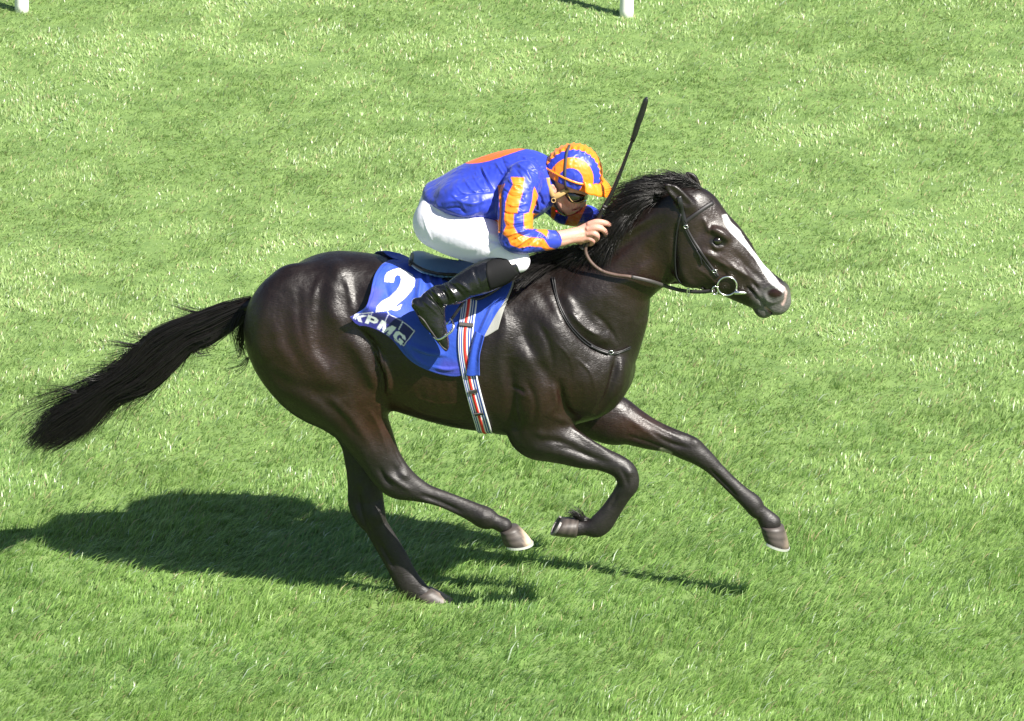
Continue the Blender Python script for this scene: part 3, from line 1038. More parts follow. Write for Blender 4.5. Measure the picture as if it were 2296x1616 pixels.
eh, en = hit(1609, 540)
V, F, T = ball(eh - en * .007, .0205)
mesh_np('eye', V, [F, T], M['eye'], horse)
V, F, T = ball(np.array([eh[0], 2 * Yc(1609) - .05 - eh[1], eh[2]]) - np.array([0, .01, 0]), .0185)
mesh_np('eye', V, [F, T], M['eye'], horse)

# ------------------------------------------------------------------ TACK
def spine(u):
    """top of the back at photo column u"""
    x = P(u, 600, Yc(u))[0]
    loc, nor, i, d = BVH.ray_cast(Vector((x, Yc(u), 2.4)), Vector((0, 0, -1)))
    return np.array(loc)


def resamp(pl, n, sp=True):
    pl = np.asarray(pl, float)
    if sp and len(pl) > 2: pl = catmull(pl, 8)
    d = np.concatenate([[0], np.cumsum(np.linalg.norm(np.diff(pl, axis=0), axis=1))])
    s = np.linspace(0, d[-1], n)
    return np.stack([np.interp(s, d, pl[:, i]) for i in range(pl.shape[1])], 1)


def coons(top, bot, left, right, nu, nv):
    """four photo-space edges -> (nv, nu, 2)"""
    t, b = resamp(top, nu), resamp(bot, nu)
    l, r = resamp(left, nv), resamp(right, nv)
    s = np.linspace(0, 1, nu)[None, :, None]
    q = np.linspace(0, 1, nv)[:, None, None]
    return ((1 - q) * t[None] + q * b[None] + (1 - s) * l[:, None] + s * r[:, None]
            - ((1 - s) * (1 - q) * t[0] + s * (1 - q) * t[-1] + (1 - s) * q * b[0] + s * q * b[-1]))


def on_hide(g, off):
    nv, nu = g.shape[:2]
    V = np.zeros((nv, nu, 3)); N = np.zeros((nv, nu, 3))
    for i in range(nv):
        for j in range(nu):
            V[i, j], N[i, j] = hit(g[i, j, 0], g[i, j, 1])
    for _ in range(4):                       # ease the cloth over the muscles
        for A in (V, N):
            A[1:-1] = (A[:-2] + 2 * A[1:-1] + A[2:]) / 4
            A[:, 1:-1] = (A[:, :-2] + 2 * A[:, 1:-1] + A[:, 2:]) / 4
    N /= np.linalg.norm(N, axis=2, keepdims=True)
    off = np.broadcast_to(np.asarray(off, float), (nv, nu))
    return V + N * off[:, :, None], N


def grid_faces(nv, nu):
    i, j = np.meshgrid(np.arange(nv - 1), np.arange(nu - 1), indexing='ij')
    a = (i * nu + j).ravel()
    return np.stack([a, a + nu, a + nu + 1, a + 1], 1)


def mirror(V):
    W = V.copy()
    yc = -0.10 * (UC + W[..., 0] * S - 985.0) / S
    W[..., 1] = 2 * yc - W[..., 1]
    return W


def solid(o, th):
    m = o.modifiers.new('thickness', 'SOLIDIFY')
    m.thickness = th
    m.offset = -1


def draped(name, mat, V, parent, col=None, colf=None, th=.004, both=True):
    """near half laid on the horse, and its mirror on the far side, one sheet"""
    nv, nu = V.shape[:2]
    if both:
        W = mirror(V)[::-1]
        m = (V[0] + W[-1]) / 2
        V = V.copy(); V[0] = m
        A = np.concatenate([W[:-1], V])
        if col is not None:
            col = np.concatenate([np.broadcast_to(colf, (nv - 1, nu, 3)), col])
    else:
        A = V
    o = mesh_np(name, A.reshape(-1, 3), grid_faces(A.shape[0], nu), mat, parent, None if col is None else col.reshape(-1, 3))
    solid(o, th)
    return o


Z4 = lambda x, y: (x / 4.471 + 753.0, y / 4.471 + 512.0)
BLUE = np.array([0.018, 0.062, 0.40])

# saddle cloth -------------------------------------------------------
us = np.linspace(897, 1152, 30)
top3 = np.array([spine(u) for u in us])
ctop = proj(top3)
crear = [tuple(ctop[0]), (872, 588), (852, 603), (841, 622), (837, 645), (835, 668), (829, 690), (806, 703), (785, 711)]
cbot = [(785, 711), (800, 722), (827, 729), (856, 742), (883, 762), (909, 794), (936, 816), (977, 834), (1017, 842), (1040, 839), (1062, 838)]
cfront = [tuple(ctop[-1]), (1151, 628), (1138, 664), (1122, 691), (1102, 724), (1084, 758), (1074, 791), (1062, 838)]
g = coons(ctop, cbot, crear, cfront, 190, 130)
gu, gv = g[..., 0], g[..., 1]
fu = np.stack([gu.ravel(), gv.ravel()], 1)
rear_d = polydist(fu, crear)[0].reshape(gu.shape)
low = np.clip((gv - 590) / 120, 0, 1)
off = 0.012 + 0.050 * np.exp(-rear_d / 40) * low
d, t = polydist(fu, [(838, 690), (880, 705), (920, 735), (945, 775)])
off += (0.030 * np.exp(-(d / 20) ** 2) * np.clip(1.1 - t, 0, 1)).reshape(gu.shape)
for pl, wd, am in (([(955, 610), (963, 640), (975, 660)], 5, .010), ([(945, 612), (940, 650), (935, 690)], 7, .008), ([(985, 618), (990, 640), (1000, 655)], 4, .008),
                   ([(915, 765), (950, 785), (1000, 795)], 7, .010), ([(925, 780), (965, 805), (1020, 815)], 9, -.008), ([(900, 745), (925, 790), (960, 818)], 8, .008),
                   ([(1110, 680), (1090, 720), (1070, 760)], 5, .008), ([(1095, 680), (1075, 715), (1062, 745)], 5, -.006),
                   ([(850, 600), (880, 605), (915, 622)], 6, .007), ([(860, 640), (875, 680), (880, 700)], 8, -.006), ([(960, 815), (1000, 825), (1028, 822)], 5, .006),
                   ([(905, 600), (925, 625), (930, 660)], 6, -.006)):
    d, t = polydist(fu, catmull(pl, 5))
    off += (1.5 * am * np.exp(-(d / wd) ** 2) * (np.minimum(t, 1 - t) * 2.5 + .2).clip(0, 1)).reshape(gu.shape)
CV, CN = on_hide(g, np.maximum(off, .0125))

col = np.tile(BLUE, (len(fu), 1))
strip = np.clip((fu[:, 1] - np.interp(fu[:, 0], [780, 830, 870, 900, 930, 950], [700, 700, 704, 712, 735, 770])) / 2.5 + .5, 0, 1) * (fu[:, 0] < 945)


def dab(poly, c, soft=1.0, z=True):
    global col
    q = [Z4(*p) for p in poly] if z else poly
    d, _ = polydist(fu, q + q[:1])
    sg = np.where(inpoly(fu, q), d, -d)
    col = mixc(col, c, np.clip(sg / soft + .5, 0, 1))


def line(pl, wd, c):
    global col
    d, _ = polydist(fu, [Z4(*p) for p in pl])
    col = mixc(col, c, np.clip((wd - d) / .8 + .5, 0, 1))


dab([(360, 600), (470, 640), (440, 790), (390, 850), (330, 850)], (0.045, 0.060, 0.40), 12)
dab([(1080, 1300), (1260, 1330), (1260, 1480), (1000, 1440)], (0.040, 0.055, 0.38), 14)
dab([(140, 880), (330, 838), (430, 842), (520, 850), (700, 930), (810, 1030), (690, 1180), (560, 1110), (420, 1010), (150, 915)], (0.030, 0.028, 0.24), 4)  # strip below the fold: darker dye with its shade painted in
NAVY = (0.012, 0.014, 0.11)
PALE = (0.74, 0.77, 0.82)
for q in ([(405, 850), (532, 852), (495, 935), (380, 900)], [(552, 868), (676, 934), (632, 1008), (510, 938)], [(698, 948), (792, 1026), (688, 1158), (632, 1030)]):
    dab(q, NAVY)
line([(390, 842), (362, 900)], .5, PALE); line([(525, 832), (546, 858), (505, 932)], .55, PALE); line([(552, 866), (680, 932), (640, 1000)], .55, PALE)
line([(692, 942), (797, 1025), (688, 1164), (664, 1146)], .8, PALE); line([(684, 938), (640, 1012)], .55, PALE); line([(200, 866), (400, 844)], .6, PALE)
TWO = [(485, 557), (490, 505), (512, 466), (560, 446), (640, 443), (715, 455), (767, 485), (792, 532), (786, 590), (752, 645), (700, 705), (640, 755), (598, 792), (628, 792), (648, 776), (668, 768), (650, 815), (612, 834),
       (560, 822), (515, 834), (424, 842), (432, 798), (470, 748), (540, 698), (608, 640), (640, 590), (653, 535), (641, 500), (612, 490), (588, 508), (576, 562)]
d, _ = polydist(fu, [Z4(*p) for p in TWO + TWO[:1]])
col = mixc(col, (0.012, 0.02, 0.16), np.clip((1.5 - d) / .8 + .3, 0, .8))
dab(TWO, (0.84, 0.84, 0.86), .8)


def glyph(poly, quad, c=PALE):
    a, b, cc, dd = [np.array(Z4(*p)) for p in quad]
    return [tuple((a * (1 - x) + b * x) * (1 - y) + (dd * (1 - x) + cc * x) * y) for x, y in poly]


K_ = [(0, 0), (.32, 0), (.27, .4), (.68, 0), (1.05, 0), (.55, .45), (.85, 1), (.5, 1), (.25, .62), (.22, 1), (-.08, 1)]
P_ = [(0, 0), (.75, 0), (1, .15), (1, .45), (.75, .64), (.32, .64), (.32, 1), (0, 1)]
PH = [(.32, .2), (.62, .2), (.66, .32), (.6, .43), (.32, .43)]
M_ = [(0, 0), (.28, 0), (.5, .55), (.72, 0), (1, 0), (1, 1), (.75, 1), (.75, .45), (.58, 1), (.42, 1), (.25, .45), (.25, 1), (0, 1)]
G_ = [(1, .30), (.7, .30), (.58, .2), (.4, .22), (.3, .5), (.38, .78), (.6, .8), (.68, .68), (.52, .68), (.52, .48), (1, .48), (.95, .95), (.7, .92), (.6, 1), (.25, 1), (0, .75), (0, .25), (.2, 0), (.8, 0), (1, .15)]
qp = [(352, 862), (452, 902), (405, 985), (308, 935)]
dab(glyph(K_, [(222, 858), (335, 872), (300, 942), (188, 898)]), PALE, .8, False)
dab(glyph(P_, qp), PALE, .8, False)
dab(glyph(PH, qp), NAVY, .8, False)
dab(glyph(M_, [(478, 912), (618, 988), (545, 1070), (422, 990)]), PALE, .8, False)
dab(glyph(G_, [(622, 1008), (722, 1085), (660, 1172), (572, 1082)]), PALE, .8, False)

d, _ = polydist(fu, crear + cbot)
col = mixc(col, BLUE * .45, np.clip((1.1 - np.abs(d - 5.5)) / .8, 0, .75))          # stitched hem
cloth = thing('saddle_cloth', 'blue saddle cloth with a white number 2 under the saddle', 'saddle cloth', spine(1000))
draped('fabric', M['cloth'], CV, cloth, col.reshape(gu.shape + (3,)), BLUE)
# the loose front corner that lies over the girth
g2 = coons([(1066, 742), (1086, 752)], [(1046, 837), (1062, 839), (1076, 837)], [(1066, 742), (1058, 770), (1053, 795), (1046, 837)], [(1086, 752), (1076, 790), (1075, 812), (1076, 837)], 20, 50)
fo = 0.026 + .008 * np.sin(np.linspace(0, 7, 20))[None, :] * np.linspace(1, .3, 50)[:, None] + .012 * np.linspace(1, 0, 50)[:, None] * np.linspace(0, 1, 20)[None, :]
V2, _ = on_hide(g2, fo)
draped('corner_flap', M['cloth'], V2, cloth, np.broadcast_to(BLUE, V2.shape).copy(), BLUE, both=False)

# grey pad below it --------------------------------------------------
ptop = proj(np.array([spine(u) for u in np.linspace(1040, 1158, 12)]))
g3 = coons(ptop, [(1052, 765), (1087, 755), (1117, 738)], [tuple(ptop[0]), (1045, 690), (1052, 765)], [tuple(ptop[-1]), (1153, 630), (1140, 668), (1128, 700), (1117, 738)], 40, 60)
V3, _ = on_hide(g3, 0.0045)
pad = thing('foam_pad', 'pale grey foam pad showing in front of the blue saddle cloth', 'saddle pad', spine(1100))
draped('pad_sheet', M['pad'], V3, pad, th=.004)

# saddle --------------------------------------------------------------
sp0 = spine(985)
saddle = thing('saddle', 'small black racing saddle with a pale blue seat on the blue cloth', 'saddle', sp0)
y = Yc
sf = Field(P(890, 700, 0) - np.array([0, .35, 0]), P(1180, 500, 0) + np.array([0, .35, 0.05]), .005)
sf.chain([cen(922, 579, y(922) - .02, 5, .09), cen(945, 586, y(945), 10, .135), cen(985, 598, y(985), 12, .125), cen(1030, 603, y(1030), 12, .10), cen(1085, 600, y(1085), 13, .085), cen(1120, 597, y(1120), 12, .06)], k=0)
V, F = sf.mesh(); V = smooth(V, F, 3)
seat = mesh_np('seat', V, F, M['saddleblue'], saddle)
SB = BVHTree.FromPolygons([tuple(v) for v in V], [tuple(f) for f in F])


def hit_on(bvh, u, v, off=0., Y=0.):
    d = Vector(P(u, v, 0) - CAM).normalized()
    loc, nor, i, dd = bvh.ray_cast(Vector(CAM), d)
    if loc is None:
        loc, nor, i, dd = bvh.find_nearest(Vector(P(u, v, Y)))
    return np.array(loc + nor * off), np.array(nor)


rim = [hit_on(SB, u, v, .004, y(u) - .12)[0] for u, v in catmull([(924, 571), (913, 572), (914, 580), (932, 597), (955, 608), (980, 614), (1005, 616), (1040, 616)], 5)]
add_tube('welt', rim, .0075, M['leather'], saddle)
rim = [hit_on(SB, u, v, .002, y(u) - .1)[0] for u, v in catmull([(930, 586), (960, 597), (1000, 603), (1040, 606)], 5)]
# lower skirt and flap
g4 = coons([(920, 583), (960, 606), (1010, 606), (1150, 606)], [(1012, 640), (1045, 668), (1072, 678), (1102, 667)], [(920, 583), (945, 608), (985, 622), (1012, 640)], [(1150, 606), (1149, 625), (1130, 648), (1102, 667)], 50, 30)
V4, _ = on_hide(g4, .026)
draped('saddle_flap', M['leather'], V4, saddle, both=False, th=.006)
draped('saddle_flap', M['leather'], mirror(V4)[:, ::-1], saddle, both=False, th=.006)
fl = [hit(u, v, .028)[0] for u, v in catmull([(1012, 640), (1045, 668), (1072, 677), (1102, 666), (1130, 647), (1149, 625)], 5)]
add_tube('flap_edge', fl, .0035, M['strapgrey'], saddle)
# girth
gp = resamp([(1054, 640), (1053, 684), (1046, 735), (1045, 785), (1053, 838), (1062, 877), (1074, 920), (1087, 962)], 46)
near = np.array([hit(u, v, .020 - .006 * np.clip((v - 760) / 60, 0, 1))[0] for u, v in gp])
xb = near[-1, 0] + .012
lo_, no_, _, _ = BVH.ray_cast(Vector((xb, Yc(1095), .2)), Vector((0, 0, 1)))
bot_ = np.array(lo_) + np.array([0, 0, -.012])
path = resamp(np.concatenate([near, [bot_], mirror(near)[::-1]]), 130)
for _ in range(2): path[1:-1] = (path[:-2] + 2 * path[1:-1] + path[2:]) / 4
cen_ = np.stack([path[:, 0], -0.10 * (UC + path[:, 0] * S - 985.0) / S, np.full(len(path), P(1060, 780, 0)[2])], 1)
nor_ = path - cen_; nor_[:, 0] = 0
nor_ /= np.linalg.norm(nor_, axis=1, keepdims=True)
tt = frame_of(path)
bands = [('w', .07), ('b', .07), ('w', .05), ('b', .09), ('w', .09), ('r', .20), ('w', .09), ('b', .10), ('w', .05), ('b', .12), ('w', .10)]
pal = {'w': (.66, .66, .68), 'b': (.022, .055, .27), 'r': (.68, .035, .025)}
tot = sum(b for _, b in bands)
edges, x0 = [], 0.0
for c_, b_ in bands:
    edges.append((x0 / tot, (x0 + b_) / tot, pal[c_])); x0 += b_
GV, GC, wd = [], [], .066
for i in range(len(path)):
    s_ = np.cross(tt[i], nor_[i]); s_ /= np.linalg.norm(s_)
    if s_[0] < 0: s_ = -s_
    ed = .004
    for a_, b_, c_ in edges:
        for x_ in (a_ + .002, b_ - .002):
            GV.append(path[i] + s_ * (x_ - .5) * wd + nor_[i] * (.002 if c_ == pal['r'] else 0)); GC.append(c_)
GV = np.array(GV).reshape(len(path), -1, 3)
girth = mesh_np('girth', GV.reshape(-1, 3), grid_faces(GV.shape[0], GV.shape[1]), M['webbing'], saddle, np.array(GC))
solid(girth, .006)
for vv in (731, 879, 927):
    k_ = int(np.argmin(np.abs(proj(path[:60])[:, 1] - vv)))
    s_ = np.cross(tt[k_], nor_[k_]); s_ /= np.linalg.norm(s_)
    hw = .030 if vv < 800 else .020
    q = np.array([path[k_] + s_ * a for a in np.linspace(-hw, hw, 5)]) + nor_[k_] * .004
    Vs, Fs = strap(q, np.tile(nor_[k_], (5, 1)), .019, .005)
    mesh_np('keeper', Vs, Fs, M['elastic'], girth, smooth=False)
# stirrups: leather and iron, near and far
for sd in (0, 1):
    fx = (lambda q: mirror(np.array(q))) if sd else (lambda q: np.array(q))
    Yb = Yc(1000) - .335
    q = fx([hit(1052, 640, .03)[0], P(1043, 668, Yb + .035), P(1030, 690, Yb + .01), P(1012, 716, Yb)])
    nn = np.tile(np.array([0, 1. if sd else -1., .2]), (len(resamp(q, 12)), 1))
    Vs, Fs = strap(resamp(q, 12), nn, .014, .004)
    mesh_np('stirrup_leather', Vs, Fs, M['leather'], saddle)
    iron = [(1011, 715, 0), (1017, 728, -.040), (1013, 741, -.056), (1001, 751, -.060), (986, 760, -.056), (975, 757, -.040), (970, 751, 0.0), (976, 741, .045), (992, 732, .058), (1006, 722, .045), (1011, 715, 0)]
    q = catmull(fx([P(a, b, Yb + c) for a, b, c in iron]), 6)
    add_tube('stirrup_iron', q, .0058, M['steel'], saddle)

# neck strap ------------------------------------------------------------
ns = thing('neck_strap', 'thin black leather strap looped around the base of the horse neck', 'neck strap', hit(1300, 752)[0])
for nm, pl, wd_ in (('strap', [(1243, 622), (1249, 665), (1263, 704), (1288, 740), (1325, 771), (1367, 789), (1392, 786), (1412, 776)], .0065),
                    ('strap', [(1238, 622), (1246, 666), (1259, 706), (1284, 744), (1320, 777), (1366, 793), (1390, 789), (1412, 780)], .005)):
    p_, n_ = hide_path(pl, .005)
    fp = mirror(p_)[::-1]
    Vs, Fs = strap(p_, n_, wd_, .004)
    mesh_np(nm, Vs, Fs, M['leather'], ns)
    Vs, Fs = strap(fp, mirror(n_)[::-1] * 1.0 - np.array([0, 0, 0]), wd_, .004)
    mesh_np(nm, Vs, Fs, M['leather'], ns)
bc, bn = hit(1368, 790, .010)
Vb, Fb, Tb = tube([bc + np.array([.010 * math.cos(a), 0, .008 * math.sin(a)]) for a in np.linspace(0, 2 * math.pi, 13)], .0025, 6)
mesh_np('buckle', Vb, [Fb, Tb], M['steel'], ns)
p_, n_ = hide_path([(1322, 776), (1342, 786), (1364, 793)], .008)
Vs, Fs = strap(p_, n_, .014, .005)
mesh_np('keeper', Vs, Fs, M['leather'], ns)

# bridle ------------------------------------------------------------------
br = thing('bridle', 'black leather racing bridle with a large silver ring bit on the horse head', 'bridle', hit(1560, 560)[0])


def hstrap(nm, pl, wd_, th=.004, off=.003, mat='leather', parent=br):
    p_, n_ = hide_path(pl, off)
    Vs, Fs = strap(p_, n_, wd_, th)
    return mesh_np(nm, Vs, Fs, M[mat], parent)


hstrap('browband', [(1536, 497), (1556, 482), (1580, 465), (1598, 454)], .019, mat='bridle')
hstrap('headpiece', [(1522, 440), (1526, 458), (1531, 480), (1537, 506)], .024)
chk = hstrap('cheekpiece', [(1537, 506), (1554, 538), (1576, 571), (1595, 598), (1611, 619)], .013, mat='bridle')
hstrap('cheekpiece', [(1534, 508), (1550, 540), (1571, 573), (1590, 600), (1607, 620)], .006)
hstrap('throatlash', [(1527, 478), (1518, 520), (1514, 575), (1518, 618), (1528, 634)], .010)
hstrap('strap_end', [(1562, 560), (1570, 575), (1573, 592)], .008, off=.006)
for (u0, v0) in ((1538, 507), (1602, 607)):
    bc, bn = hit(u0, v0, .009)
    Vb, Fb, Tb = tube([bc + np.array([.010 * math.cos(a), 0, .007 * math.sin(a)]) for a in np.linspace(0, 2 * math.pi, 13)], .0022, 6)
    mesh_np('buckle', Vb, [Fb, Tb], M['steel'], br)
rc, rn = hit(1631, 637, .016)
rn = (rn * .4 + np.array([.10, -1, .15])); rn /= np.linalg.norm(rn)
e1 = np.cross(rn, np.array([0, 0, 1.])); e1 /= np.linalg.norm(e1); e2 = np.cross(rn, e1)
ring = [rc + .0425 * (e1 * math.cos(a) + e2 * math.sin(a)) for a in np.linspace(0, 2 * math.pi, 41)]
add_tube('bit_ring', ring, .0042, M['steel'], br)
rc2 = rc + (P(1604, 647, 0) - P(1631, 637, 0))
ring = [rc2 + .016 * (e1 * math.cos(a) * .8 + e2 * math.sin(a) * 1.2) for a in np.linspace(0, 2 * math.pi, 25)]
add_tube('rein_loop', ring, .0034, M['steel'], br)
b0, b1 = rc + (P(1645, 650, 0) - P(1631, 637, 0)) + rn * .006, rc + (P(1675, 652, 0) - P(1631, 637, 0)) + rn * .004
add_tube('bit_cheek', [b0 + (b1 - b0) * t for t in (0, .1, .5, .9, 1)], [.004, .010, .0085, .0055, .002], M['steel'], br, 10)
hstrap('chin_strap', [(1572, 652), (1592, 650), (1606, 642), (1612, 630)], .010, mat='bridle')
# reins
RH = P(1319, 543, -.185)
rp = [(1319, 543, -.185), (1313, 562, -.19), (1324, 586, -.20), (1348, 606, -.205)]
q = [P(*a) for a in rp]
q += [hit(u, v, .022)[0] for u, v in ((1380, 615), (1416, 619), (1458, 625), (1500, 635))]
q += [q[-1] * (1 - t) + rc2 * t + np.array([0, 0, -.012 * math.sin(t * 3.14)]) for t in (.35, .7, 1)]
q = catmull(q, 8)
k_ = int(np.argmin(np.abs(proj(q)[:, 0] - 1417)))
rein = add_tube('rein', q[:k_ + 1], .0075, M['brown'], br)
nn = np.tile(np.array([0.1, -1.0, .15]), (len(q) - k_, 1))
Vs, Fs = strap(q[k_:], nn, .017, .004)
mesh_np('rein', Vs, Fs, M['strapgrey'], br)
i_ = int(np.argmin(np.abs(proj(q)[:, 0] - 1543)))
ring = [q[i_] + np.array([.005 * math.cos(a), -.006, .019 * math.sin(a) - .004]) for a in np.linspace(0, 2 * math.pi, 21)]
add_tube('rein_stop', ring, .003, M['steel'], br)
q = [P(1350, 556, -.05), P(1375, 590, .08), mirror(hit(1416, 619, .02)[0]), mirror(hit(1500, 635, .02)[0]), mirror(rc)]
add_tube('rein', catmull(q, 6), .006, M['brown'], br)
add_tube('bit_ring', [mirror(rc + .0425 * (e1 * math.cos(a) + e2 * math.sin(a))) for a in np.linspace(0, 2 * math.pi, 31)], .0042, M['steel'], br)

# ------------------------------------------------------------------ JOCKEY
Z2 = lambda x, y: (x / 3.832 + 903.6, y / 3.832 + 271.0)
Z3 = lambda x, y: (x / 6.706 + 1144.6, y / 6.706 + 301.2)
person = thing('person', 'jockey in blue and orange silks crouched over the galloping horse holding a whip', 'person', P(1000, 560, 0))


def fmesh(name, f, mat, parent, it=2, colf=None, sculpt=None, after=None):
    V, F = f.mesh()
    V = smooth(V, F, it)
    s = Sculpt(V, F)
    if sculpt:
        sculpt(s); s.apply()
    o = mesh_np(name, s.V, F, mat, parent, None if colf is None else colf(s))
    return o, s


def fld(u0, v0, u1, v1, y0, y1, h):
    a, b = P(u0, v1, y0), P(u1, v0, y1)
    return Field((min(a[0], b[0]), y0, min(a[2], P(u0, v1, y1)[2])), (max(a[0], b[0]), y1, max(b[2], P(u1, v0, y0)[2])), h)


# --- body: one skin from head to hands and on under the clothes
bf = fld(905, 300, 1400, 800, -.46, .46, .0042)
hY = -.045                                                     # middle of the head
bf.ell(P(1277, 402, hY), (.105, .080, .085), 20, k=0)
bf.chain([cen(1287, 428, hY, 30, .066), cen(1283, 450, hY, 25, .058), cen(1277, 465, hY, 13, .036)], k=.015)
bf.chain([cen(1248, 432, hY, 13, .066), cen(1259, 457, hY, 11, .050), cen(1273, 471, hY, 8, .028)], k=.02)
bf.ell(P(1280, 470, hY), (.018, .022, .014), 20, k=.01)        # chin
bf.ell(P(1292, 467, hY), (.016, .022, .008), -15, k=.006)      # lips
bf.chain([cen(1306, 443, hY, 5, .012), cen(1309, 452, hY, 5.5, .013), cen(1309, 458, hY, 5, .016)], k=.010)
bf.ell(P(1275, 447, hY - .045), (.030, .016, .018), 15, k=.015)  # cheek
bf.chain([cen(1286, 470, hY - .045, 2, .03), cen(1299, 464.5, hY - .02, 2, .03)], k=.004, sub=True)
bf.ell(P(1240, 424, hY - .080), (.015, .010, .026), -20, k=.006)  # ear
bf.ell(P(1242, 424, hY - .090), (.007, .007, .014), -20, k=.004, sub=True)
bf.chain([cen(1195, 415, -.01, 34, .06), cen(1240, 432, -.03, 30, .055)], k=.03)
# trunk, thighs, shins under the clothes
bf.chain([cen(985, 470, 0, 36, .12), cen(1040, 440, 0, 48, .13), cen(1110, 425, 0, 55, .14), cen(1180, 412, 0, 42, .13)], k=.03)
for sg in (-1, 1):
    bf.chain([cen(985, 500, sg * .10, 42, .075), cen(1075, 545, sg * .20, 36, .065), cen(1150, 588, sg * .27, 22, .045)], k=.03)
    bf.chain([cen(1148, 592, sg * .28, 20, .04), cen(1080, 625, sg * .32, 26, .045), cen(990, 664, sg * .34, 15, .03), cen(965, 695, sg * .34, 13, .03), cen(992, 765, sg * .34, 8, .03)], k=.02)
# near arm and hand
aY = -.235
bf.chain([cen(1175, 405, -.17, 32, .05), cen(1158, 470, -.275, 27, .042), cen(1158, 530, -.33, 24, .038)], k=.03)
fa = [cen(1160, 536, -.33, 22, .034), cen(1205, 538, -.29, 19, .032), sec((1247, 518), (1244, 555), -.253, .030), sec((1270, 514.5), (1268, 549), -.228, .027), sec((1286, 512), (1285, 544), -.21, .025)]
bf.chain(fa, k=.02)
bf.chain([sec((1284, 513), (1284, 543), -.21, .024), sec((1305, 506), (1303, 545), -.19, .025), sec((1325, 498), (1318, 541), -.185, .022)], k=.015)
for fg in ([(1322, 503, -.192, 8), (1337, 498, -.196, 7.4), (1351, 498.5, -.196, 6.8), (1362, 501.5, -.190, 6.0), (1368, 505, -.182, 5.0)],
           [(1320, 514, -.200, 8), (1335, 510.5, -.208, 7.2), (1348, 512.5, -.206, 6.6), (1356.5, 519, -.196, 6.0), (1359, 527, -.182, 5.0)],
           [(1318, 524, -.202, 7.6), (1331, 523, -.212, 7.0), (1338.5, 528, -.208, 6.4), (1338, 536, -.19, 5.6), (1331, 541, -.172, 5.0)],
           [(1313, 534, -.198, 7.0), (1324, 535, -.206, 6.2), (1329.5, 540, -.200, 5.6), (1326, 546.5, -.184, 5.0), (1319, 548, -.170, 4.4)]):
    bf.chain([cen(a, b, c, d) for a, b, c, d in fg], k=.0035, n=4)
bf.chain([cen(1294, 536, -.178, 8.5), cen(1308, 543, -.160, 7.5), cen(1322, 543, -.146, 6.5), cen(1332, 538, -.138, 5.5)], k=.006, n=4)
# far arm and hand
bf.chain([cen(1185, 410, .15, 30, .045), cen(1245, 460, .21, 24, .036), cen(1285, 484, .20, 20, .032), cen(1325, 500, .08, 17, .028), cen(1338, 518, .02, 15, .026), cen(1343, 535, -.02, 16, .024)], k=.02)
for fg in ([(1342, 538, -.05, 7), (1350, 544, -.115, 6.5), (1358, 546, -.140, 6), (1362, 550, -.135, 5)],
           [(1342, 545, -.05, 7), (1350, 553, -.130, 6.5), (1356, 556, -.152, 6), (1359, 561, -.148, 5)],
           [(1340, 552, -.05, 7), (1348, 561, -.135, 6.2), (1354, 564, -.155, 5.8), (1357, 568, -.150, 5)],
           [(1338, 558, -.05, 6), (1346, 569, -.135, 5.4), (1352, 571.5, -.150, 5), (1354, 574, -.146, 4.4)],
           [(1336, 530, -.03, 7), (1346, 528, -.07, 6.4), (1354, 532, -.10, 5.6)]):
    bf.chain([cen(a, b, c, d) for a, b, c, d in fg], k=.003, n=4)


def body_sculpt(s):
    s.ridge([(1313, 512), (1319, 511)], 4, .002); s.ridge([(1312, 522), (1318, 522)], 4, .002)
    for pl in ([(1290, 519), (1318, 509)], [(1290, 525), (1316, 519)], [(1290, 531), (1314, 529)]):
        s.ridge(pl, 2.2, .0016)
    s.ridge([(1262, 445), (1268, 460), (1280, 468)], 4, -.003)
    s.ridge([(1296, 452), (1290, 460), (1284, 466)], 2.0, -.0022)
    s.ridge([(1255, 540), (1285, 536)], 3, -.002)


def body_col(s):
    n = len(s.V)
    c = np.tile(np.array([0.55, 0.295, 0.225]), (n, 1))
    uv = s.uv
    g = lambda u, v, r: np.exp(-((uv[:, 0] - u) ** 2 + (uv[:, 1] - v) ** 2) / r ** 2)
    c = mixc(c, (0.56, 0.27, 0.215), np.clip(g(1308, 457, 7) + g(1276, 448, 14) * .7 + g(1240, 424, 10) * .8, 0, 1))
    c = mixc(c, (0.58, 0.28, 0.24), np.clip(g(1338, 528, 8) + g(1358, 524, 7) + g(1328, 541, 7) + g(1364, 504, 5) + g(1356, 560, 14), 0, 1) * .8)
    d, _ = polydist(uv, [(1284, 471), (1292, 468), (1300, 464.5)])
    c = mixc(c, (0.36, 0.12, 0.11), np.clip((3.0 - d) / 1.5, 0, 1) * (s.V[:, 1] < hY + .03) * (uv[:, 1] > 455))
    return c


body, bs = fmesh('body', bf, M['skin'], person, 2, body_col, body_sculpt)
teeth = P(1289, 467.5, hY - .026)
V, F, T = ball(teeth, .006, 8, (1.3, 1.0, .5))
mesh_np('teeth', V, [F, T], plain('teeth', (.8, .78, .7), .3), person)

# --- breeches
pf = fld(900, 380, 1230, 660, -.44, .44, .005)
pf.chain([cen(988, 440, 0, 33, .115), cen(985, 462, 0, 45, .150), cen(985, 495, 0, 54, .165)], k=0)
for sg in (-1, 1):
    y0 = lambda a: sg * a
    pf.chain([cen(985, 498, y0(.095), 59, .105), cen(1018, 517, y0(.13), 57, .105), sec((1085, 480), (1058, 588), y0(.19), .100), sec((1130, 517), (1090, 588), y0(.235), .085),
              sec((1163, 546), (1120, 601), y0(.27), .066), sec((1180, 566), (1146, 604), y0(.285), .050), cen(1158, 592, y0(.29), 20, .045), cen(1142, 603, y0(.295), 20, .04)], k=.03)


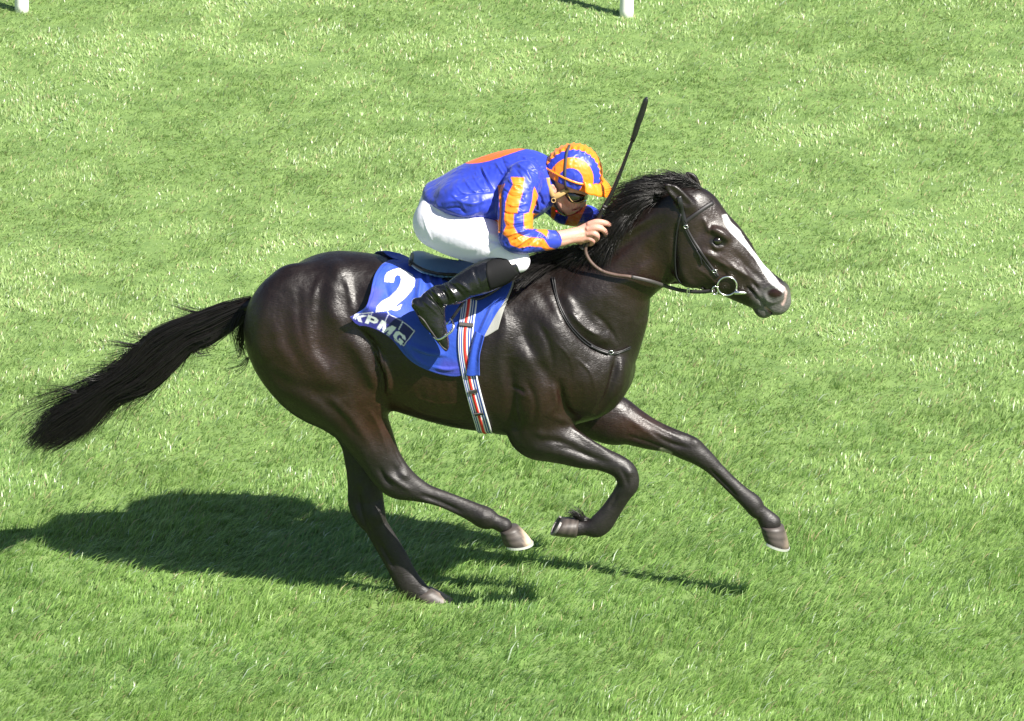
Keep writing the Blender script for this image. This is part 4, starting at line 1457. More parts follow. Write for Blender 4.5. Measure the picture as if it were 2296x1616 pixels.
def br_sculpt(s):
    for pl, w_, a in (([(948, 480), (960, 520), (975, 550)], 3, .0025), ([(985, 535), (1010, 505), (1040, 480)], 2.5, .002), ([(960, 545), (990, 520), (1010, 495)], 2.5, .002),
                      ([(1060, 498), (1090, 520), (1120, 530)], 5, .004), ([(1065, 510), (1095, 535), (1130, 545)], 5, -.004), ([(1150, 570), (1165, 578), (1180, 585)], 3, -.003),
                      ([(945, 430), (965, 450), (990, 475)], 4, .004), ([(945, 440), (968, 465), (995, 485)], 4, -.004), ([(1000, 560), (1040, 570), (1080, 565)], 6, -.003),
                      ([(1110, 560), (1130, 550), (1155, 548)], 3, .003), ([(1090, 570), (1110, 556), (1130, 530)], 3, .003)):
        s.ridge(pl, w_, a)


fmesh('breeches', pf, M['breeches'], person, 3, None, br_sculpt)

# --- boots
for sg in (-1, 1):
    b_ = lambda a: sg * a
    ff_ = fld(900, 560, 1180, 800, -.46 if sg < 0 else .20, -.20 if sg < 0 else .46, .004)
    ff_.chain([sec((1128, 575), (1160, 617), b_(.295), .054), sec((1105, 577), (1143, 633), b_(.305), .060), sec((1062, 592), (1100, 653), b_(.325), .060), sec((1032, 610), (1062, 664), b_(.338), .052), sec((1008, 630), (1030, 680), b_(.345), .044), sec((985, 641), (1004, 684), b_(.345), .040)], k=0)
    ff_.chain([sec((962, 650), (1002, 676), b_(.345), .042), sec((938, 676), (998, 690), b_(.348), .038), sec((938, 708), (998, 704), b_(.35), .040), sec((958, 735), (1000, 727), b_(.352), .044), sec((974, 756), (1005, 750), b_(.352), .042), sec((990, 777), (1007, 771), b_(.35), .034), cen(1000, 783, b_(.35), 4, .02)], k=.015)
    ff_.ell(P(944, 685, b_(.348)), (.046, .034, .030), 35, k=.012)

    def boot_sculpt(s):
        for pl, w_, a in (([(985, 628), (1003, 640), (1018, 660), (1030, 680)], 4.5, .009), ([(975, 640), (995, 655), (1008, 682)], 4, -.009), ([(965, 646), (984, 664), (997, 684)], 4.5, .008),
                          ([(950, 658), (970, 675), (990, 690)], 3.5, -.006), ([(1000, 630), (1020, 645), (1042, 668)], 4, -.006), ([(1018, 627), (1040, 640), (1060, 660)], 5, .006),
                          ([(940, 668), (965, 688), (985, 710)], 3, .003), ([(1060, 595), (1068, 620), (1080, 650)], 4, -.003), ([(1085, 600), (1092, 620), (1075, 640)], 6, .004)):
            s.ridge(pl, w_, a)
    bo, bsx = fmesh('boot', ff_, M['patent'], person, 2, None, boot_sculpt if sg < 0 else None)
    # welt of the sole and the matt knee cuff
    if sg < 0:
        BB = BVHTree.FromPolygons([tuple(v) for v in bsx.V], [tuple(p.vertices) for p in bo.data.polygons])
        q = [hit_on(BB, u, v, .0015, -.36)[0] for u, v in catmull([(926, 679), (924, 693), (934, 703), (950, 717), (963, 736), (978, 757), (991, 776), (1001, 784)], 5)]
        add_tube('sole_welt', q, .0034, M['strapgrey'], bo)
        q = [hit_on(BB, u, v, .001, -.36)[0] for u, v in catmull([(958, 655), (972, 672), (985, 690), (992, 705)], 5)]
        add_tube('seam', q, .0022, M['leather'], bo)
        gg = coons([(1128, 578), (1138, 583), (1162, 612)], [(1092, 588), (1090, 612), (1098, 650)], [(1128, 578), (1108, 580), (1092, 588)], [(1162, 612), (1135, 636), (1098, 650)], 14, 14)
        Vc = np.array([[hit_on(BB, a, b, .003, -.34)[0] for a, b in row] for row in gg])
        o_ = mesh_np('knee_patch', Vc.reshape(-1, 3), grid_faces(14, 14), M['matt'], bo)
        solid(o_, .003)

# --- jacket
jf = fld(930, 310, 1360, 610, -.44, .36, .0042)
jf.chain([sec((956, 410), (986, 464), 0, .135), sec((990, 394), (1012, 478), 0, .148), sec((1047, 366), (1062, 494), 0, .172), sec((1098, 347), (1112, 505), 0, .182), sec((1150, 334), (1165, 500), -.01, .182), sec((1185, 340), (1196, 478), -.015, .158), sec((1196, 366), (1202, 446), -.02, .115)], k=0)
jf.chain([cen(1200, 408, -.02, 40, .085), cen(1216, 416, -.028, 30, .064), cen(1219, 421, -.03, 25, .058)], k=.025)
jf.chain([sec((972, 428), (992, 464), -.09, .105), sec((1015, 402), (1024, 484), -.112, .118), sec((1060, 396), (1070, 497), -.122, .118), sec((1098, 396), (1112, 505), -.115, .105)], k=.03)
jf.chain([sec((972, 428), (992, 464), .09, .105), sec((1015, 402), (1024, 484), .112, .118), sec((1060, 396), (1070, 497), .122, .118), sec((1098, 396), (1112, 505), .115, .105)], k=.03)
jf.chain([cen(1178, 398, -.155, 40, .058), cen(1163, 432, -.225, 42, .060), cen(1156, 470, -.275, 40, .058), cen(1156, 510, -.318, 38, .056), cen(1158, 533, -.330, 33, .050)], k=.03)
jf.chain([cen(1152, 530, -.330, 33, .050), cen(1170, 540, -.322, 29, .044), cen(1200, 539, -.295, 26, .040), cen(1225, 538, -.272, 23.5, .037), cen(1240, 537.5, -.258, 21.5, .035)], k=.02)
jf.chain([cen(1188, 402, .14, 38, .055), cen(1228, 440, .19, 34, .05), cen(1266, 474, .215, 29, .046)], k=.03)
jf.chain([cen(1262, 470, .215, 28, .044), cen(1288, 482, .19, 26, .042), cen(1318, 483, .11, 24, .038), cen(1334, 492, .06, 20, .034)], k=.02)
rr = np.random.default_rng(3)


def jk_sculpt(s):
    m = .001
    for pl, w_, a in (
            ([(1012, 435), (1030, 448), (1050, 440)], 4, 5), ([(1022, 415), (1038, 432), (1062, 436)], 3, 4), ([(1040, 400), (1058, 425), (1076, 434)], 3, 5), ([(1060, 392), (1074, 416), (1090, 432)], 3, 4),
            ([(1080, 372), (1092, 398), (1108, 424)], 2.6, 6), ([(1075, 376), (1086, 400), (1100, 428)], 3, -5), ([(1005, 446), (1040, 436), (1085, 430), (1110, 428)], 3, -5),
            ([(990, 455), (1020, 450), (1060, 456), (1090, 448)], 6, 6), ([(1000, 468), (1030, 466), (1045, 480)], 4, -6), ([(1010, 475), (1050, 482), (1080, 470)], 5, 5), ([(1050, 490), (1080, 488), (1108, 470)], 5, -5),
            ([(1112, 365), (1122, 380), (1130, 392)], 3, 5), ([(1125, 352), (1132, 372), (1144, 390)], 3, -4), ([(1160, 365), (1180, 385), (1195, 410)], 4, 7), ([(1150, 372), (1166, 392), (1172, 405)], 3.5, -6),
            ([(1175, 350), (1195, 372), (1212, 395)], 4, 5), ([(1190, 350), (1206, 368), (1220, 390)], 3.5, -5), ([(1165, 380), (1200, 392), (1215, 420)], 3, 4),
            ([(1126, 410), (1122, 450), (1121, 500), (1123, 535)], 4, -9), ([(1118, 415), (1115, 455), (1115, 500)], 4, 4),
            ([(1140, 400), (1150, 412), (1170, 415)], 3, 5), ([(1130, 425), (1150, 440), (1180, 436)], 3, -4), ([(1135, 455), (1155, 462), (1185, 455)], 3, 5), ([(1128, 475), (1150, 480), (1190, 476)], 3, -7),
            ([(1132, 492), (1150, 500), (1185, 495)], 3.2, 5), ([(1130, 515), (1150, 512), (1185, 505)], 3, -5), ([(1135, 530), (1155, 522), (1190, 514)], 3.5, 7), ([(1140, 545), (1165, 532), (1195, 520)], 3, -7),
            ([(1150, 556), (1175, 540), (1200, 522)], 3, 6), ([(1175, 562), (1192, 545), (1212, 520)], 3, -5), ([(1195, 560), (1210, 542), (1222, 522)], 2.6, 5), ([(1210, 558), (1222, 540), (1230, 522)], 2.4, -4),
            ([(1195, 430), (1205, 450), (1208, 470)], 3, 6), ([(1205, 425), (1214, 445), (1217, 462)], 3, -6), ([(1280, 470), (1300, 480), (1325, 478)], 3, 5), ([(1275, 485), (1300, 490), (1325, 488)], 3, -5)):
        s.ridge(pl, w_ * .8, a * m * 1.2)
    for i in range(190):
        u, v = rr.uniform(990, 1240), rr.uniform(345, 565)
        if u < 1115 and i % 3: u, v = rr.uniform(1120, 1240), rr.uniform(400, 565)
        a = rr.uniform(-.9, .9) + .5
        l = rr.uniform(8, 22)
        s.ridge([(u, v), (u + l * math.cos(a), v + l * math.sin(a))], rr.uniform(1.7, 3.0), rr.uniform(-3.6, 3.6) * m)


SILKB = np.array([0.022, 0.045, 0.42])
SILKO = (0.92, 0.225, 0.012)


def jk_col(s):
    uv = s.uv
    c = np.tile(SILKB, (len(uv), 1))
    nearf = (s.N @ FWD) < .35

    def pan(poly, cond=None):
        nonlocal c
        q = [Z2(*p) for p in poly]
        d, _ = polydist(uv, q + q[:1])
        w_ = np.clip(np.where(inpoly(uv, q), d, -d) / 1.0 + .5, 0, 1)
        if cond is not None: w_ = w_ * cond
        c = mixc(c, SILKO, w_)
    arm = s.V[:, 1] < -.12
    pan([(925, 480), (1045, 485), (1035, 590), (1005, 690), (985, 790), (955, 795), (948, 900), (985, 965), (1060, 995), (1210, 1010), (1260, 1085), (1310, 1100), (1310, 1125), (1240, 1125), (1190, 1085), (1090, 1075), (1000, 1095), (925, 1065), (900, 1005), (855, 970), (885, 900), (868, 850), (882, 700), (905, 620), (945, 545)], arm)
    pan([(1130, 565), (1162, 640), (1142, 720), (1108, 790), (1190, 800), (1125, 850), (1120, 930), (1040, 925), (1038, 800), (1085, 782), (1108, 690), (1118, 600)], arm)
    pan([(815, 555), (875, 540), (850, 610), (845, 800), (835, 960), (812, 960), (832, 800), (822, 600)])
    pan([(1140, 940), (1220, 905), (1250, 950), (1235, 1000), (1190, 960)], arm)
    pan([(690, 870), (820, 848), (830, 920), (760, 905)], (s.N @ FWD) < .1)
    d, _ = polydist(uv, [Z2(1290, 1130), Z2(1240, 1120)])
    # patch over the shoulder blades: round, across the back
    ctr = P(1112, 356, .02)
    dx = s.V - ctr
    bx = np.array([math.cos(R(-13)), 0, math.sin(R(13))])
    rx, ry = dx @ bx, dx[:, 1]
    w_ = np.clip((1 - np.hypot(rx / .138, (ry - .035) / .105)) / .012 + .5, 0, 1) * ((s.N @ UP) > .0)
    c = mixc(c, (0.86, 0.135, 0.012), w_)
    # far sleeve hoops
    far = (s.V[:, 1] > .03) & (uv[:, 0] > 1235)
    t = (uv[:, 0] - 1264) * .8 + (uv[:, 1] - 480) * .35
    k_ = ((t > 10) & (t < 34)) | (t < -14)
    c = mixc(c, SILKO, (far & k_).astype(float))
    return c


fmesh('jacket', jf, M['silk'], person, 2, jk_col, jk_sculpt)
# cuff bands
for (u0, v0, Y0, e_) in ((1243, 537, -.2565, 20.5),):
    c0 = P(u0, v0, Y0)
    ax = (P(1270, 532, -.228) - P(1215, 538, -.28)); ax /= np.linalg.norm(ax)
    s1 = np.cross(ax, [0, 1, 0]); s1 /= np.linalg.norm(s1); s2 = np.cross(ax, s1)
    Vc = []
    for k_ in (-.011, -.009, .009, .011):
        rr_ = e_ / S * (1.0 if abs(k_) < .01 else .94)
        for j in range(32):
            a = 2 * math.pi * j / 32
            Vc.append(c0 + ax * k_ + s1 * math.cos(a) * rr_ + s2 * math.sin(a) * .0345 * rr_ / (e_ / S))
    Fc = [(i * 32 + j, i * 32 + (j + 1) % 32, (i + 1) * 32 + (j + 1) % 32, (i + 1) * 32 + j) for i in range(3) for j in range(32)]
    mesh_np('wristband', np.array(Vc), np.array(Fc), M['elastic'], person)

# --- helmet with its silk cap
hc = P(1283, 393, hY)
hax = P(1283 + 60, 393 + 22.5, hY) - hc; hax /= np.linalg.norm(hax)         # towards the peak
hup = np.array([-hax[2], 0, hax[0]])
if hup[2] < 0: hup = -hup
hsd = np.array([0, -1.0, 0])
RL, RH_, RW = .133, .146, .112
nr, nc = 130, 260
Vh, Ch = [], []
for i in range(nr + 1):
    phi = math.pi / 2 * (1 - i / nr * 1.10)             # a little below the rim
    for j in range(nc):
        th = 2 * math.pi * j / nc
        cx, cs, cu = math.cos(phi) * math.cos(th), math.cos(phi) * math.sin(th), math.sin(phi)
        low = 1.0 if phi > 0 else 1 - .35 * (phi / .35) ** 2 * .35
        p = hax * cx * RL * low + hsd * cs * RW * low + hup * cu * RH_
        ang = math.degrees(math.acos(max(-1, min(1, abs(cs) * 1.0))))
        # rings round the point above each ear
        q = np.array([cx + .10, cs, cu - .02]); q /= np.linalg.norm(q)
        ang = math.degrees(math.acos(min(1, abs(q[1]))))
        puck = .0025 * math.sin(th * 26) * math.exp(-((phi + .05) / .12) ** 2) + .0035 * math.sin((math.atan2(cu, cx)) * 30) * math.exp(-((ang - 72) / 7) ** 2)
        p = p * (1 + puck / .12)
        if ang < 25: c_ = SILKB
        elif ang < 47: c_ = SILKO
        elif ang < 67: c_ = SILKB
        else: c_ = SILKO
        if phi < .02: c_ = SILKO if not (ang < 24) else SILKB
        Vh.append(hc + p); Ch.append(c_)
Fh = [(i * nc + j, i * nc + (j + 1) % nc, (i + 1) * nc + (j + 1) % nc, (i + 1) * nc + j) for i in range(nr) for j in range(nc)]
Vh = np.array(Vh); Fh = np.array(Fh)
helmet = mesh_np('helmet', Vh, Fh, M['capsilk'], person, np.array(Ch))
solid(helmet, .006)
HB = BVHTree.FromPolygons([tuple(v) for v in Vh], [tuple(f) for f in Fh])
# peak
Vp = []
for i in range(9):
    t = i / 8
    for j in range(49):
        a = R(-72 + 144 * j / 48)
        ext = .062 * t * math.cos(a * .95) ** .7
        r1 = np.array([math.cos(a) * (RL + .001), math.sin(a) * (RW + .001)])
        dr = r1 / np.linalg.norm(r1)
        x_, s_ = r1[0] + ext * (dr[0] * .4 + .6), r1[1] + ext * dr[1] * .4
        wob = .0028 * math.sin(j * 1.35) * (1 - t * .4)
        Vp.append(hc + hax * x_ + hsd * s_ + hup * (.016 * (1 - t) - .022 * t * t + wob + .004))
Fp = [(i * 49 + j, i * 49 + j + 1, (i + 1) * 49 + j + 1, (i + 1) * 49 + j) for i in range(8) for j in range(48)]
pk = mesh_np('peak', np.array(Vp), np.array(Fp), M['orange'], helmet)
solid(pk, -.008)


def onpath(bvh, pl, off, Y, n=6):
    r = [hit_on(bvh, u, v, off, Y) for u, v in catmull(pl, n)]
    return np.array([a for a, b in r]), np.array([b for a, b in r])


p_, n_ = onpath(HB, [(1277, 326), (1272, 340), (1269, 358), (1267, 390), (1268, 418)], .002, hY - .1)
Vs, Fs = strap(np.concatenate([p_, [P(1270, 428, hY - .075)]]), np.concatenate([n_, [n_[-1]]]), .012, .003)
mesh_np('goggle_strap', Vs, Fs, M['elastic'], helmet)
p_, n_ = onpath(HB, [(1219, 374), (1235, 383), (1262, 397), (1292, 409), (1320, 414), (1345, 414)], .002, hY - .1)
Vs, Fs = strap(p_, n_, .010, .004)
mesh_np('ribbon', Vs, Fs, M['orange'], helmet)
bc, bn = hit_on(HB, 1315, 423, .001, hY - .1)
V, F, T = ball(bc, .009, 8, (1, .6, 1))
mesh_np('button', V, [F, T], M['orange'], helmet)

# --- goggles
gf = fld(1255, 415, 1330, 470, hY - .13, hY + .13, .003)
for sg in (-1, 1):
    gf.chain([cen(1275, 437, hY + sg * .068, 8, .010), cen(1286, 442, hY + sg * .066, 13, .014), cen(1298, 443, hY + sg * .050, 13, .016), cen(1309, 442, hY + sg * .020, 9, .017)], k=.004)
gog, gs = fmesh('goggles', gf, M['lens'], person, 2)
GB = BVHTree.FromPolygons([tuple(v) for v in gs.V], [tuple(p.vertices) for p in gog.data.polygons])
p_, n_ = onpath(GB, [(1272, 433), (1280, 448), (1290, 454), (1302, 452), (1313, 446)], .0005, hY - .06)
add_tube('frame', p_, .0015, M['tan'], gog)
# --- chin strap of the helmet
BBd = BVHTree.FromPolygons([tuple(v) for v in bs.V], [tuple(p.vertices) for p in body.data.polygons])
for pl, wd_ in (([(1228, 398, -.088), (1229, 412, -.092), (1234, 427, -.094), (1241, 441, -.090)], .021), ([(1273, 423, -.078), (1264, 430, -.086), (1252, 437, -.091), (1240, 442, -.090)], .026),
                ([(1273, 423, .078), (1264, 430, .086), (1252, 437, .091), (1240, 442, .090)], .026)):
    q = resamp([P(a_, b_, hY + c_) for a_, b_, c_ in pl], 14)
    Vs, Fs = strap(q, np.tile(np.array([0, -1.0 if pl[0][2] < 0 else 1.0, .12]), (14, 1)), wd_, .003)
    solid(mesh_np('chin_strap', Vs, Fs, M['tan'], person), .002)
q = resamp([P(1240, 441, hY - .092), P(1243, 453, hY - .086), P(1252, 470, hY - .058), P(1264, 480, hY - .02), P(1266, 481, hY + .02), P(1252, 470, hY + .06)], 20)
nq = q - P(1275, 452, hY)
Vs, Fs = strap(q, nq, .017, .004)
mesh_np('chin_cup', Vs, Fs, M['leather'], person)
bc = P(1241, 449, hY - .098)
Vb, Fb, Tb = tube([bc + np.array([.009 * math.cos(a), 0, .010 * math.sin(a)]) for a in np.linspace(0, 2 * math.pi, 15)], .0022, 6)
mesh_np('buckle', Vb, [Fb, Tb], M['tan'], person)
# --- neck scarf
nf = fld(1235, 450, 1320, 500, hY - .1, hY + .16, .0035)
nf.chain([cen(1247, 472, hY - .03, 4, .010), cen(1258, 477, hY, 4, .012), cen(1275, 479, hY + .05, 5, .02), cen(1290, 472, hY + .09, 7, .02), cen(1302, 465, hY + .12, 5, .012)], k=0)
fmesh('neck_scarf', nf, M['redcloth'], person, 2)

# ------------------------------------------------------------------ WHIP
whip = thing('whip', 'black racing whip held upright in the hand of the jockey', 'whip', P(1320, 525, -.175))
wl = [(1306, 556), (1316, 538), (1330, 511), (1342, 488), (1354, 466), (1375, 425), (1396, 374), (1410, 336), (1421, 306), (1430, 277), (1437, 258), (1444, 236), (1450, 217)]
wY = np.interp(np.arange(len(wl)), [0, 3, 12], [-.172, -.178, -.20])
wp = catmull([P(a, b, c) for (a, b), c in zip(wl, wY)], 8)
L_ = np.concatenate([[0], np.cumsum(np.linalg.norm(np.diff(wp, axis=0), axis=1))]); L_ /= L_[-1]
k1, k2 = int(np.searchsorted(L_, .27)), int(np.searchsorted(L_, .72))
add_tube('handle', wp[:k1 + 1], np.interp(L_[:k1 + 1], [0, .05, .27], [.0125, .0120, .0105]), M['whip'], whip, 10)
sr = np.interp(L_[k1:k2 + 1], [.27, .72], [.0100, .0072])
sp_ = resamp(wp[k1:k2 + 1], 120, False)
sr = np.interp(np.linspace(0, 1, 120), np.linspace(0, 1, len(sr)), sr) * (1 + .07 * np.sin(np.arange(120) * 2.1))
add_tube('shaft', sp_, sr, M['whip'], whip, 10)
fp_ = wp[k2:]
Vs, Fs = strap(fp_, np.tile(np.array([.25, -1, .1]), (len(fp_), 1)), np.interp(np.linspace(0, 1, len(fp_)), [0, .12, .5, .9, 1], [.016, .025, .029, .024, .008]), .012)
mesh_np('flap', Vs, Fs, M['whip'], whip)
add_tube('end_cap', [wp[0] - (wp[1] - wp[0]) * .6, wp[0], wp[2]], [.015, .017, .0145], M['strapgrey'], whip, 12)
for t_ in (.28, .715, .74):
    i_ = int(np.searchsorted(L_, t_))
    tdir = wp[i_] - wp[i_ - 1]; tdir /= np.linalg.norm(tdir)
    add_tube('collar', [wp[i_] - tdir * .006, wp[i_] + tdir * .006], .0112, M['strapgrey'], whip, 10)

# ------------------------------------------------------------------ MANE AND TAIL
def strands(name, paths, r0, mat, parent, tip=.25):
    """paths (n, m, 3): three-sided tapering hairs, one mesh"""
    paths = np.asarray(paths, float)
    n, m, _ = paths.shape
    t = np.gradient(paths, axis=1)
    t /= np.maximum(np.linalg.norm(t, axis=2, keepdims=True), 1e-9)
    ref = rng.normal(size=(n, 1, 3))
    a = np.cross(t, ref); a /= np.maximum(np.linalg.norm(a, axis=2, keepdims=True), 1e-9)
    b = np.cross(t, a)
    s = np.linspace(0, 1, m)[None, :, None]
    r = r0 * (1 - (1 - tip) * s ** 2) * rng.uniform(.7, 1.3, (n, 1, 1))
    V = np.stack([paths + r * (a * math.cos(q) + b * math.sin(q)) for q in (0, 2.0944, 4.18879)], 2)     # n,m,3,3
    base = (np.arange(n) * m * 3)[:, None, None]
    i = np.arange(m - 1)[None, :, None] * 3
    j = np.arange(3)[None, None, :]
    j2 = (j + 1) % 3
    F = np.stack([base + i + j, base + i + j2, base + i + 3 + j2, base + i + 3 + j], 3).reshape(-1, 4)
    return mesh_np(name, V.reshape(-1, 3), F, mat, parent)


def from_guides(G, n, m, ju, jv, jy, lockn=9, jl=.25):
    """hairs between neighbouring guide hairs; G: list of guides, each a list of (u, v, Y offset from the midplane)"""
    Gp = np.array([resamp(catmull(np.array(g), 6), m, False) for g in G])         # ng, m, 3
    ng = len(Gp)
    out = []
    s = np.linspace(0, 1, m)
    nl = max(1, n // lockn)
    for l in range(nl):
        p = rng.uniform(0, ng - 1.001)
        k = int(p); f = p - k
        base = Gp[k] * (1 - f) + Gp[k + 1] * f
        dl = rng.normal(0, 1, 3) * np.array([ju, jv, jy])
        curl = rng.normal(0, 1, 2)
        for h in range(lockn):
            d = dl + rng.normal(0, .38, 3) * np.array([ju, jv, jy])
            L = np.clip(rng.normal(1 - jl * .4, jl), .45, 1.12)
            q = np.stack([np.interp(s * L, s, base[:, c]) for c in range(3)], 1) if L <= 1 else base.copy()
            if L > 1: q = q + (base[-1] - base[-3])[None] * (s[:, None] ** 3) * (L - 1) * 4
            w_ = s[:, None] ** 1.3
            q = q + d[None] * w_
            q[:, 1] += 3.0 * curl[0] * np.sin(s * (3 + curl[1])) * s
            q[:, :2] += rng.normal(0, 2.2, 2)[None] * (1 - s[:, None] * .5)
            out.append([P(a, b, Yc(a) + c) for a, b, c in q])
    return np.array(out)


mane_g = [
    [(1572, 425, -.035), (1556, 415, -.03), (1530, 412, -.03), (1508, 420, -.02)],
    [(1562, 420, .0), (1530, 404, .0), (1490, 402, .01), (1455, 412, .02)],
    [(1545, 424, .0), (1500, 404, -.01), (1452, 408, .0), (1400, 430, .01)],
    [(1525, 436, -.01), (1480, 414, -.03), (1432, 418, -.04), (1372, 448, -.02)],
    [(1508, 446, -.02), (1470, 432, -.06), (1425, 444, -.08), (1378, 480, -.07)],
    [(1495, 456, -.02), (1455, 448, -.07), (1412, 468, -.10), (1375, 512, -.10)],
    [(1478, 466, -.01), (1436, 446, -.03), (1390, 456, -.03), (1338, 482, .0)],
    [(1462, 478, -.02), (1425, 470, -.06), (1388, 492, -.09), (1352, 532, -.09)],
    [(1448, 488, -.02), (1412, 486, -.06), (1382, 512, -.10), (1358, 556, -.11)],
    [(1428, 502, -.01), (1388, 488, -.01), (1356, 496, .02), (1325, 520, .04)],
    [(1410, 516, -.02), (1388, 520, -.06), (1368, 548, -.10), (1352, 588, -.12)],
    [(1390, 532, -.02), (1368, 540, -.06), (1350, 562, -.08), (1335, 585, -.08)],
    [(1368, 546, -.01), (1338, 548, -.03), (1305, 562, -.05), (1268, 585, -.06)],
    [(1345, 556, -.01), (1310, 558, -.03), (1275, 568, -.04), (1235, 585, -.04)],
]
mane_p = from_guides(mane_g, 5200, 11, 14, 13, .024, lockn=5)
mane = strands('mane', mane_p, .0012, M['hair'], horse)
wither_g = [
    [(1318, 566, -.01), (1285, 562, -.03), (1245, 568, -.05), (1200, 590, -.06)],
    [(1295, 574, -.01), (1255, 566, -.05), (1215, 570, -.10), (1172, 588, -.16)],
    [(1275, 582, -.01), (1240, 572, -.08), (1205, 582, -.16), (1165, 605, -.24)],
    [(1258, 592, -.02), (1230, 590, -.10), (1200, 602, -.18), (1163, 622, -.25)],
    [(1240, 600, -.03), (1220, 605, -.10), (1196, 618, -.16), (1168, 640, -.22)],
]
strands('mane', from_guides(wither_g, 1100, 10, 8, 7, .02), .0015, M['hair'], horse)

# tail
tu = [(576, 664), (540, 671), (490, 683), (438, 702), (373, 730), (334, 752), (300, 788), (262, 822), (215, 855), (165, 893), (118, 920), (84, 952), (62, 985)]
tl = [(566, 712), (548, 716), (512, 742), (470, 768), (430, 782), (394, 819), (360, 852), (322, 882), (270, 904), (230, 935), (195, 962), (150, 985), (108, 1004)]
tu, tl = resamp(tu, 40), resamp(tl, 40)
tp = []
m_ = 18
ss = np.linspace(0, 1, m_)
for l in range(620):
    q0 = rng.uniform(-1, 1)
    q0 = math.copysign(abs(q0) ** .8, q0)
    yy = rng.normal(0, .5) * math.sqrt(max(0, 1 - q0 * q0 * .8))
    s0 = rng.uniform(0, .20) if l % 3 else rng.uniform(0, .6)
    s1l = min(1.02, max(s0 + .3, rng.normal(.80, .20)))
    fl = rng.normal(0, 1, 3)
    loose = 1.0 if rng.random() > .17 else rng.uniform(2.0, 4.5)
    for h in range(8):
        s1 = min(1.04, s1l + rng.normal(0, .06))
        s = s0 + (s1 - s0) * ss
        q = np.clip(q0 + rng.normal(0, .07), -1, 1) * (1 - .12 * np.sin(s * 9 + l) * .5)
        # the hair twists over once half way down
        q = q * (1 - .25 * np.exp(-((s - .68) / .10) ** 2)) + .12 * np.sin(s * 7 + fl[0])
        idx = np.clip(s, 0, 1) * 39
        U = np.stack([np.interp(idx, np.arange(40), tu[:, c]) for c in (0, 1)], 1)
        Lw = np.stack([np.interp(idx, np.arange(40), tl[:, c]) for c in (0, 1)], 1)
        c_ = U * (1 - q[:, None]) / 2 + Lw * (1 + q[:, None]) / 2
        e = ss ** 2.2
        c_[:, 0] += (fl[0] * 13 * loose + rng.normal(0, 6)) * e
        c_[:, 1] += (fl[1] * 10 * loose + rng.normal(0, 5)) * e
        Yv = Yc(560) + (yy * .055 + rng.normal(0, .006)) * np.clip(.35 + s * 1.5, 0, 1) * (1 - .3 * s) + .03 * s
        tp.append([P(a, b, y_) for (a, b), y_ in zip(c_, Yv)])
tp = np.array(tp)
strands('tail', tp, .0012, M['hair'], horse)
# loose hair: curls off the top line and the wisps under the dock
wg = [([(500, 682, 0), (450, 700, 0), (410, 690, .02), (375, 680, .03)], 26), ([(430, 706, 0), (380, 728, 0), (320, 755, 0), (280, 742, .02)], 40), ([(360, 740, 0), (325, 772, 0), (280, 790, 0), (240, 802, 0)], 40),
      ([(300, 800, 0), (270, 818, 0), (230, 822, 0), (180, 828, 0)], 22), ([(330, 770, 0), (300, 775, 0), (255, 770, 0), (220, 772, 0)], 26), ([(250, 835, 0), (215, 850, 0), (190, 845, 0), (160, 850, 0)], 26),
      ([(548, 690, -.02), (525, 720, -.03), (520, 745, -.04), (528, 768, -.04)], 70), ([(556, 700, .02), (540, 735, .03), (535, 770, .04), (545, 800, .05)], 90), ([(560, 705, .03), (552, 745, .05), (545, 790, .06), (520, 800, .06)], 50),
      ([(500, 735, -.01), (480, 760, -.01), (455, 772, 0), (480, 780, .01)], 34), ([(470, 760, 0), (440, 775, 0), (440, 790, 0), (470, 786, 0)], 26), ([(556, 800, .06), (545, 815, .06), (528, 822, .06), (505, 826, .06)], 14),
      ([(170, 880, -.03), (140, 870, -.02), (110, 872, -.01), (85, 868, 0)], 18)]
ww = []
for gpl, n_ in wg:
    base = resamp(catmull(np.array(gpl), 6), 12, False)
    for i in range(n_):
        s = np.linspace(0, 1, 12)[:, None]
        d = rng.normal(0, 1, 3) * np.array([7, 6, .012]) * (.25 + s)
        L = rng.uniform(.6, 1.1)
        q = np.stack([np.interp(np.minimum(s[:, 0] * L, 1), s[:, 0], base[:, c]) for c in range(3)], 1) + d
        ww.append([P(a, b, Yc(560) + c) for a, b, c in q])
strands('tail_wisp', np.array(ww), .0013, M['hair'], horse)
# fetlock tuft of the folded foreleg
tf = from_guides([[(1322, 1166, -.15), (1306, 1160, -.15), (1296, 1150, -.15), (1280, 1146, -.15)], [(1310, 1168, -.15), (1298, 1166, -.15), (1288, 1156, -.15), (1274, 1150, -.15)]], 160, 8, 4, 4, .012)
strands('fetlock_hair', tf, .0014, M['hair'], horse)

# ------------------------------------------------------------------ GROUND, GRASS, RAIL POSTS
gm, gnt, gb = new_mat('turf_soil')
gb.inputs['Roughness'].default_value = .9
tc = gnt.nodes.new('ShaderNodeTexCoord')
n1 = gnt.nodes.new('ShaderNodeTexNoise'); n1.inputs['Scale'].default_value = 6.0; n1.inputs['Detail'].default_value = 12; n1.inputs['Roughness'].default_value = .75
rp_ = gnt.nodes.new('ShaderNodeValToRGB')
rp_.color_ramp.elements[0].position = .35; rp_.color_ramp.elements[0].color = (.085, .155, .038, 1)
rp_.color_ramp.elements[1].position = .7; rp_.color_ramp.elements[1].color = (.20, .30, .085, 1)
gnt.links.new(tc.outputs['Object'], n1.inputs['Vector']); gnt.links.new(n1.outputs[0], rp_.inputs[0]); gnt.links.new(rp_.outputs[0], gb.inputs['Base Color'])
gr = mesh_np('ground', np.array([(-600, -60, 0), (600, -60, 0), (600, 1500, 0), (-600, 1500, 0)], float), [np.array([(0, 1, 2, 3)])], gm)
tag(gr, kind='structure')


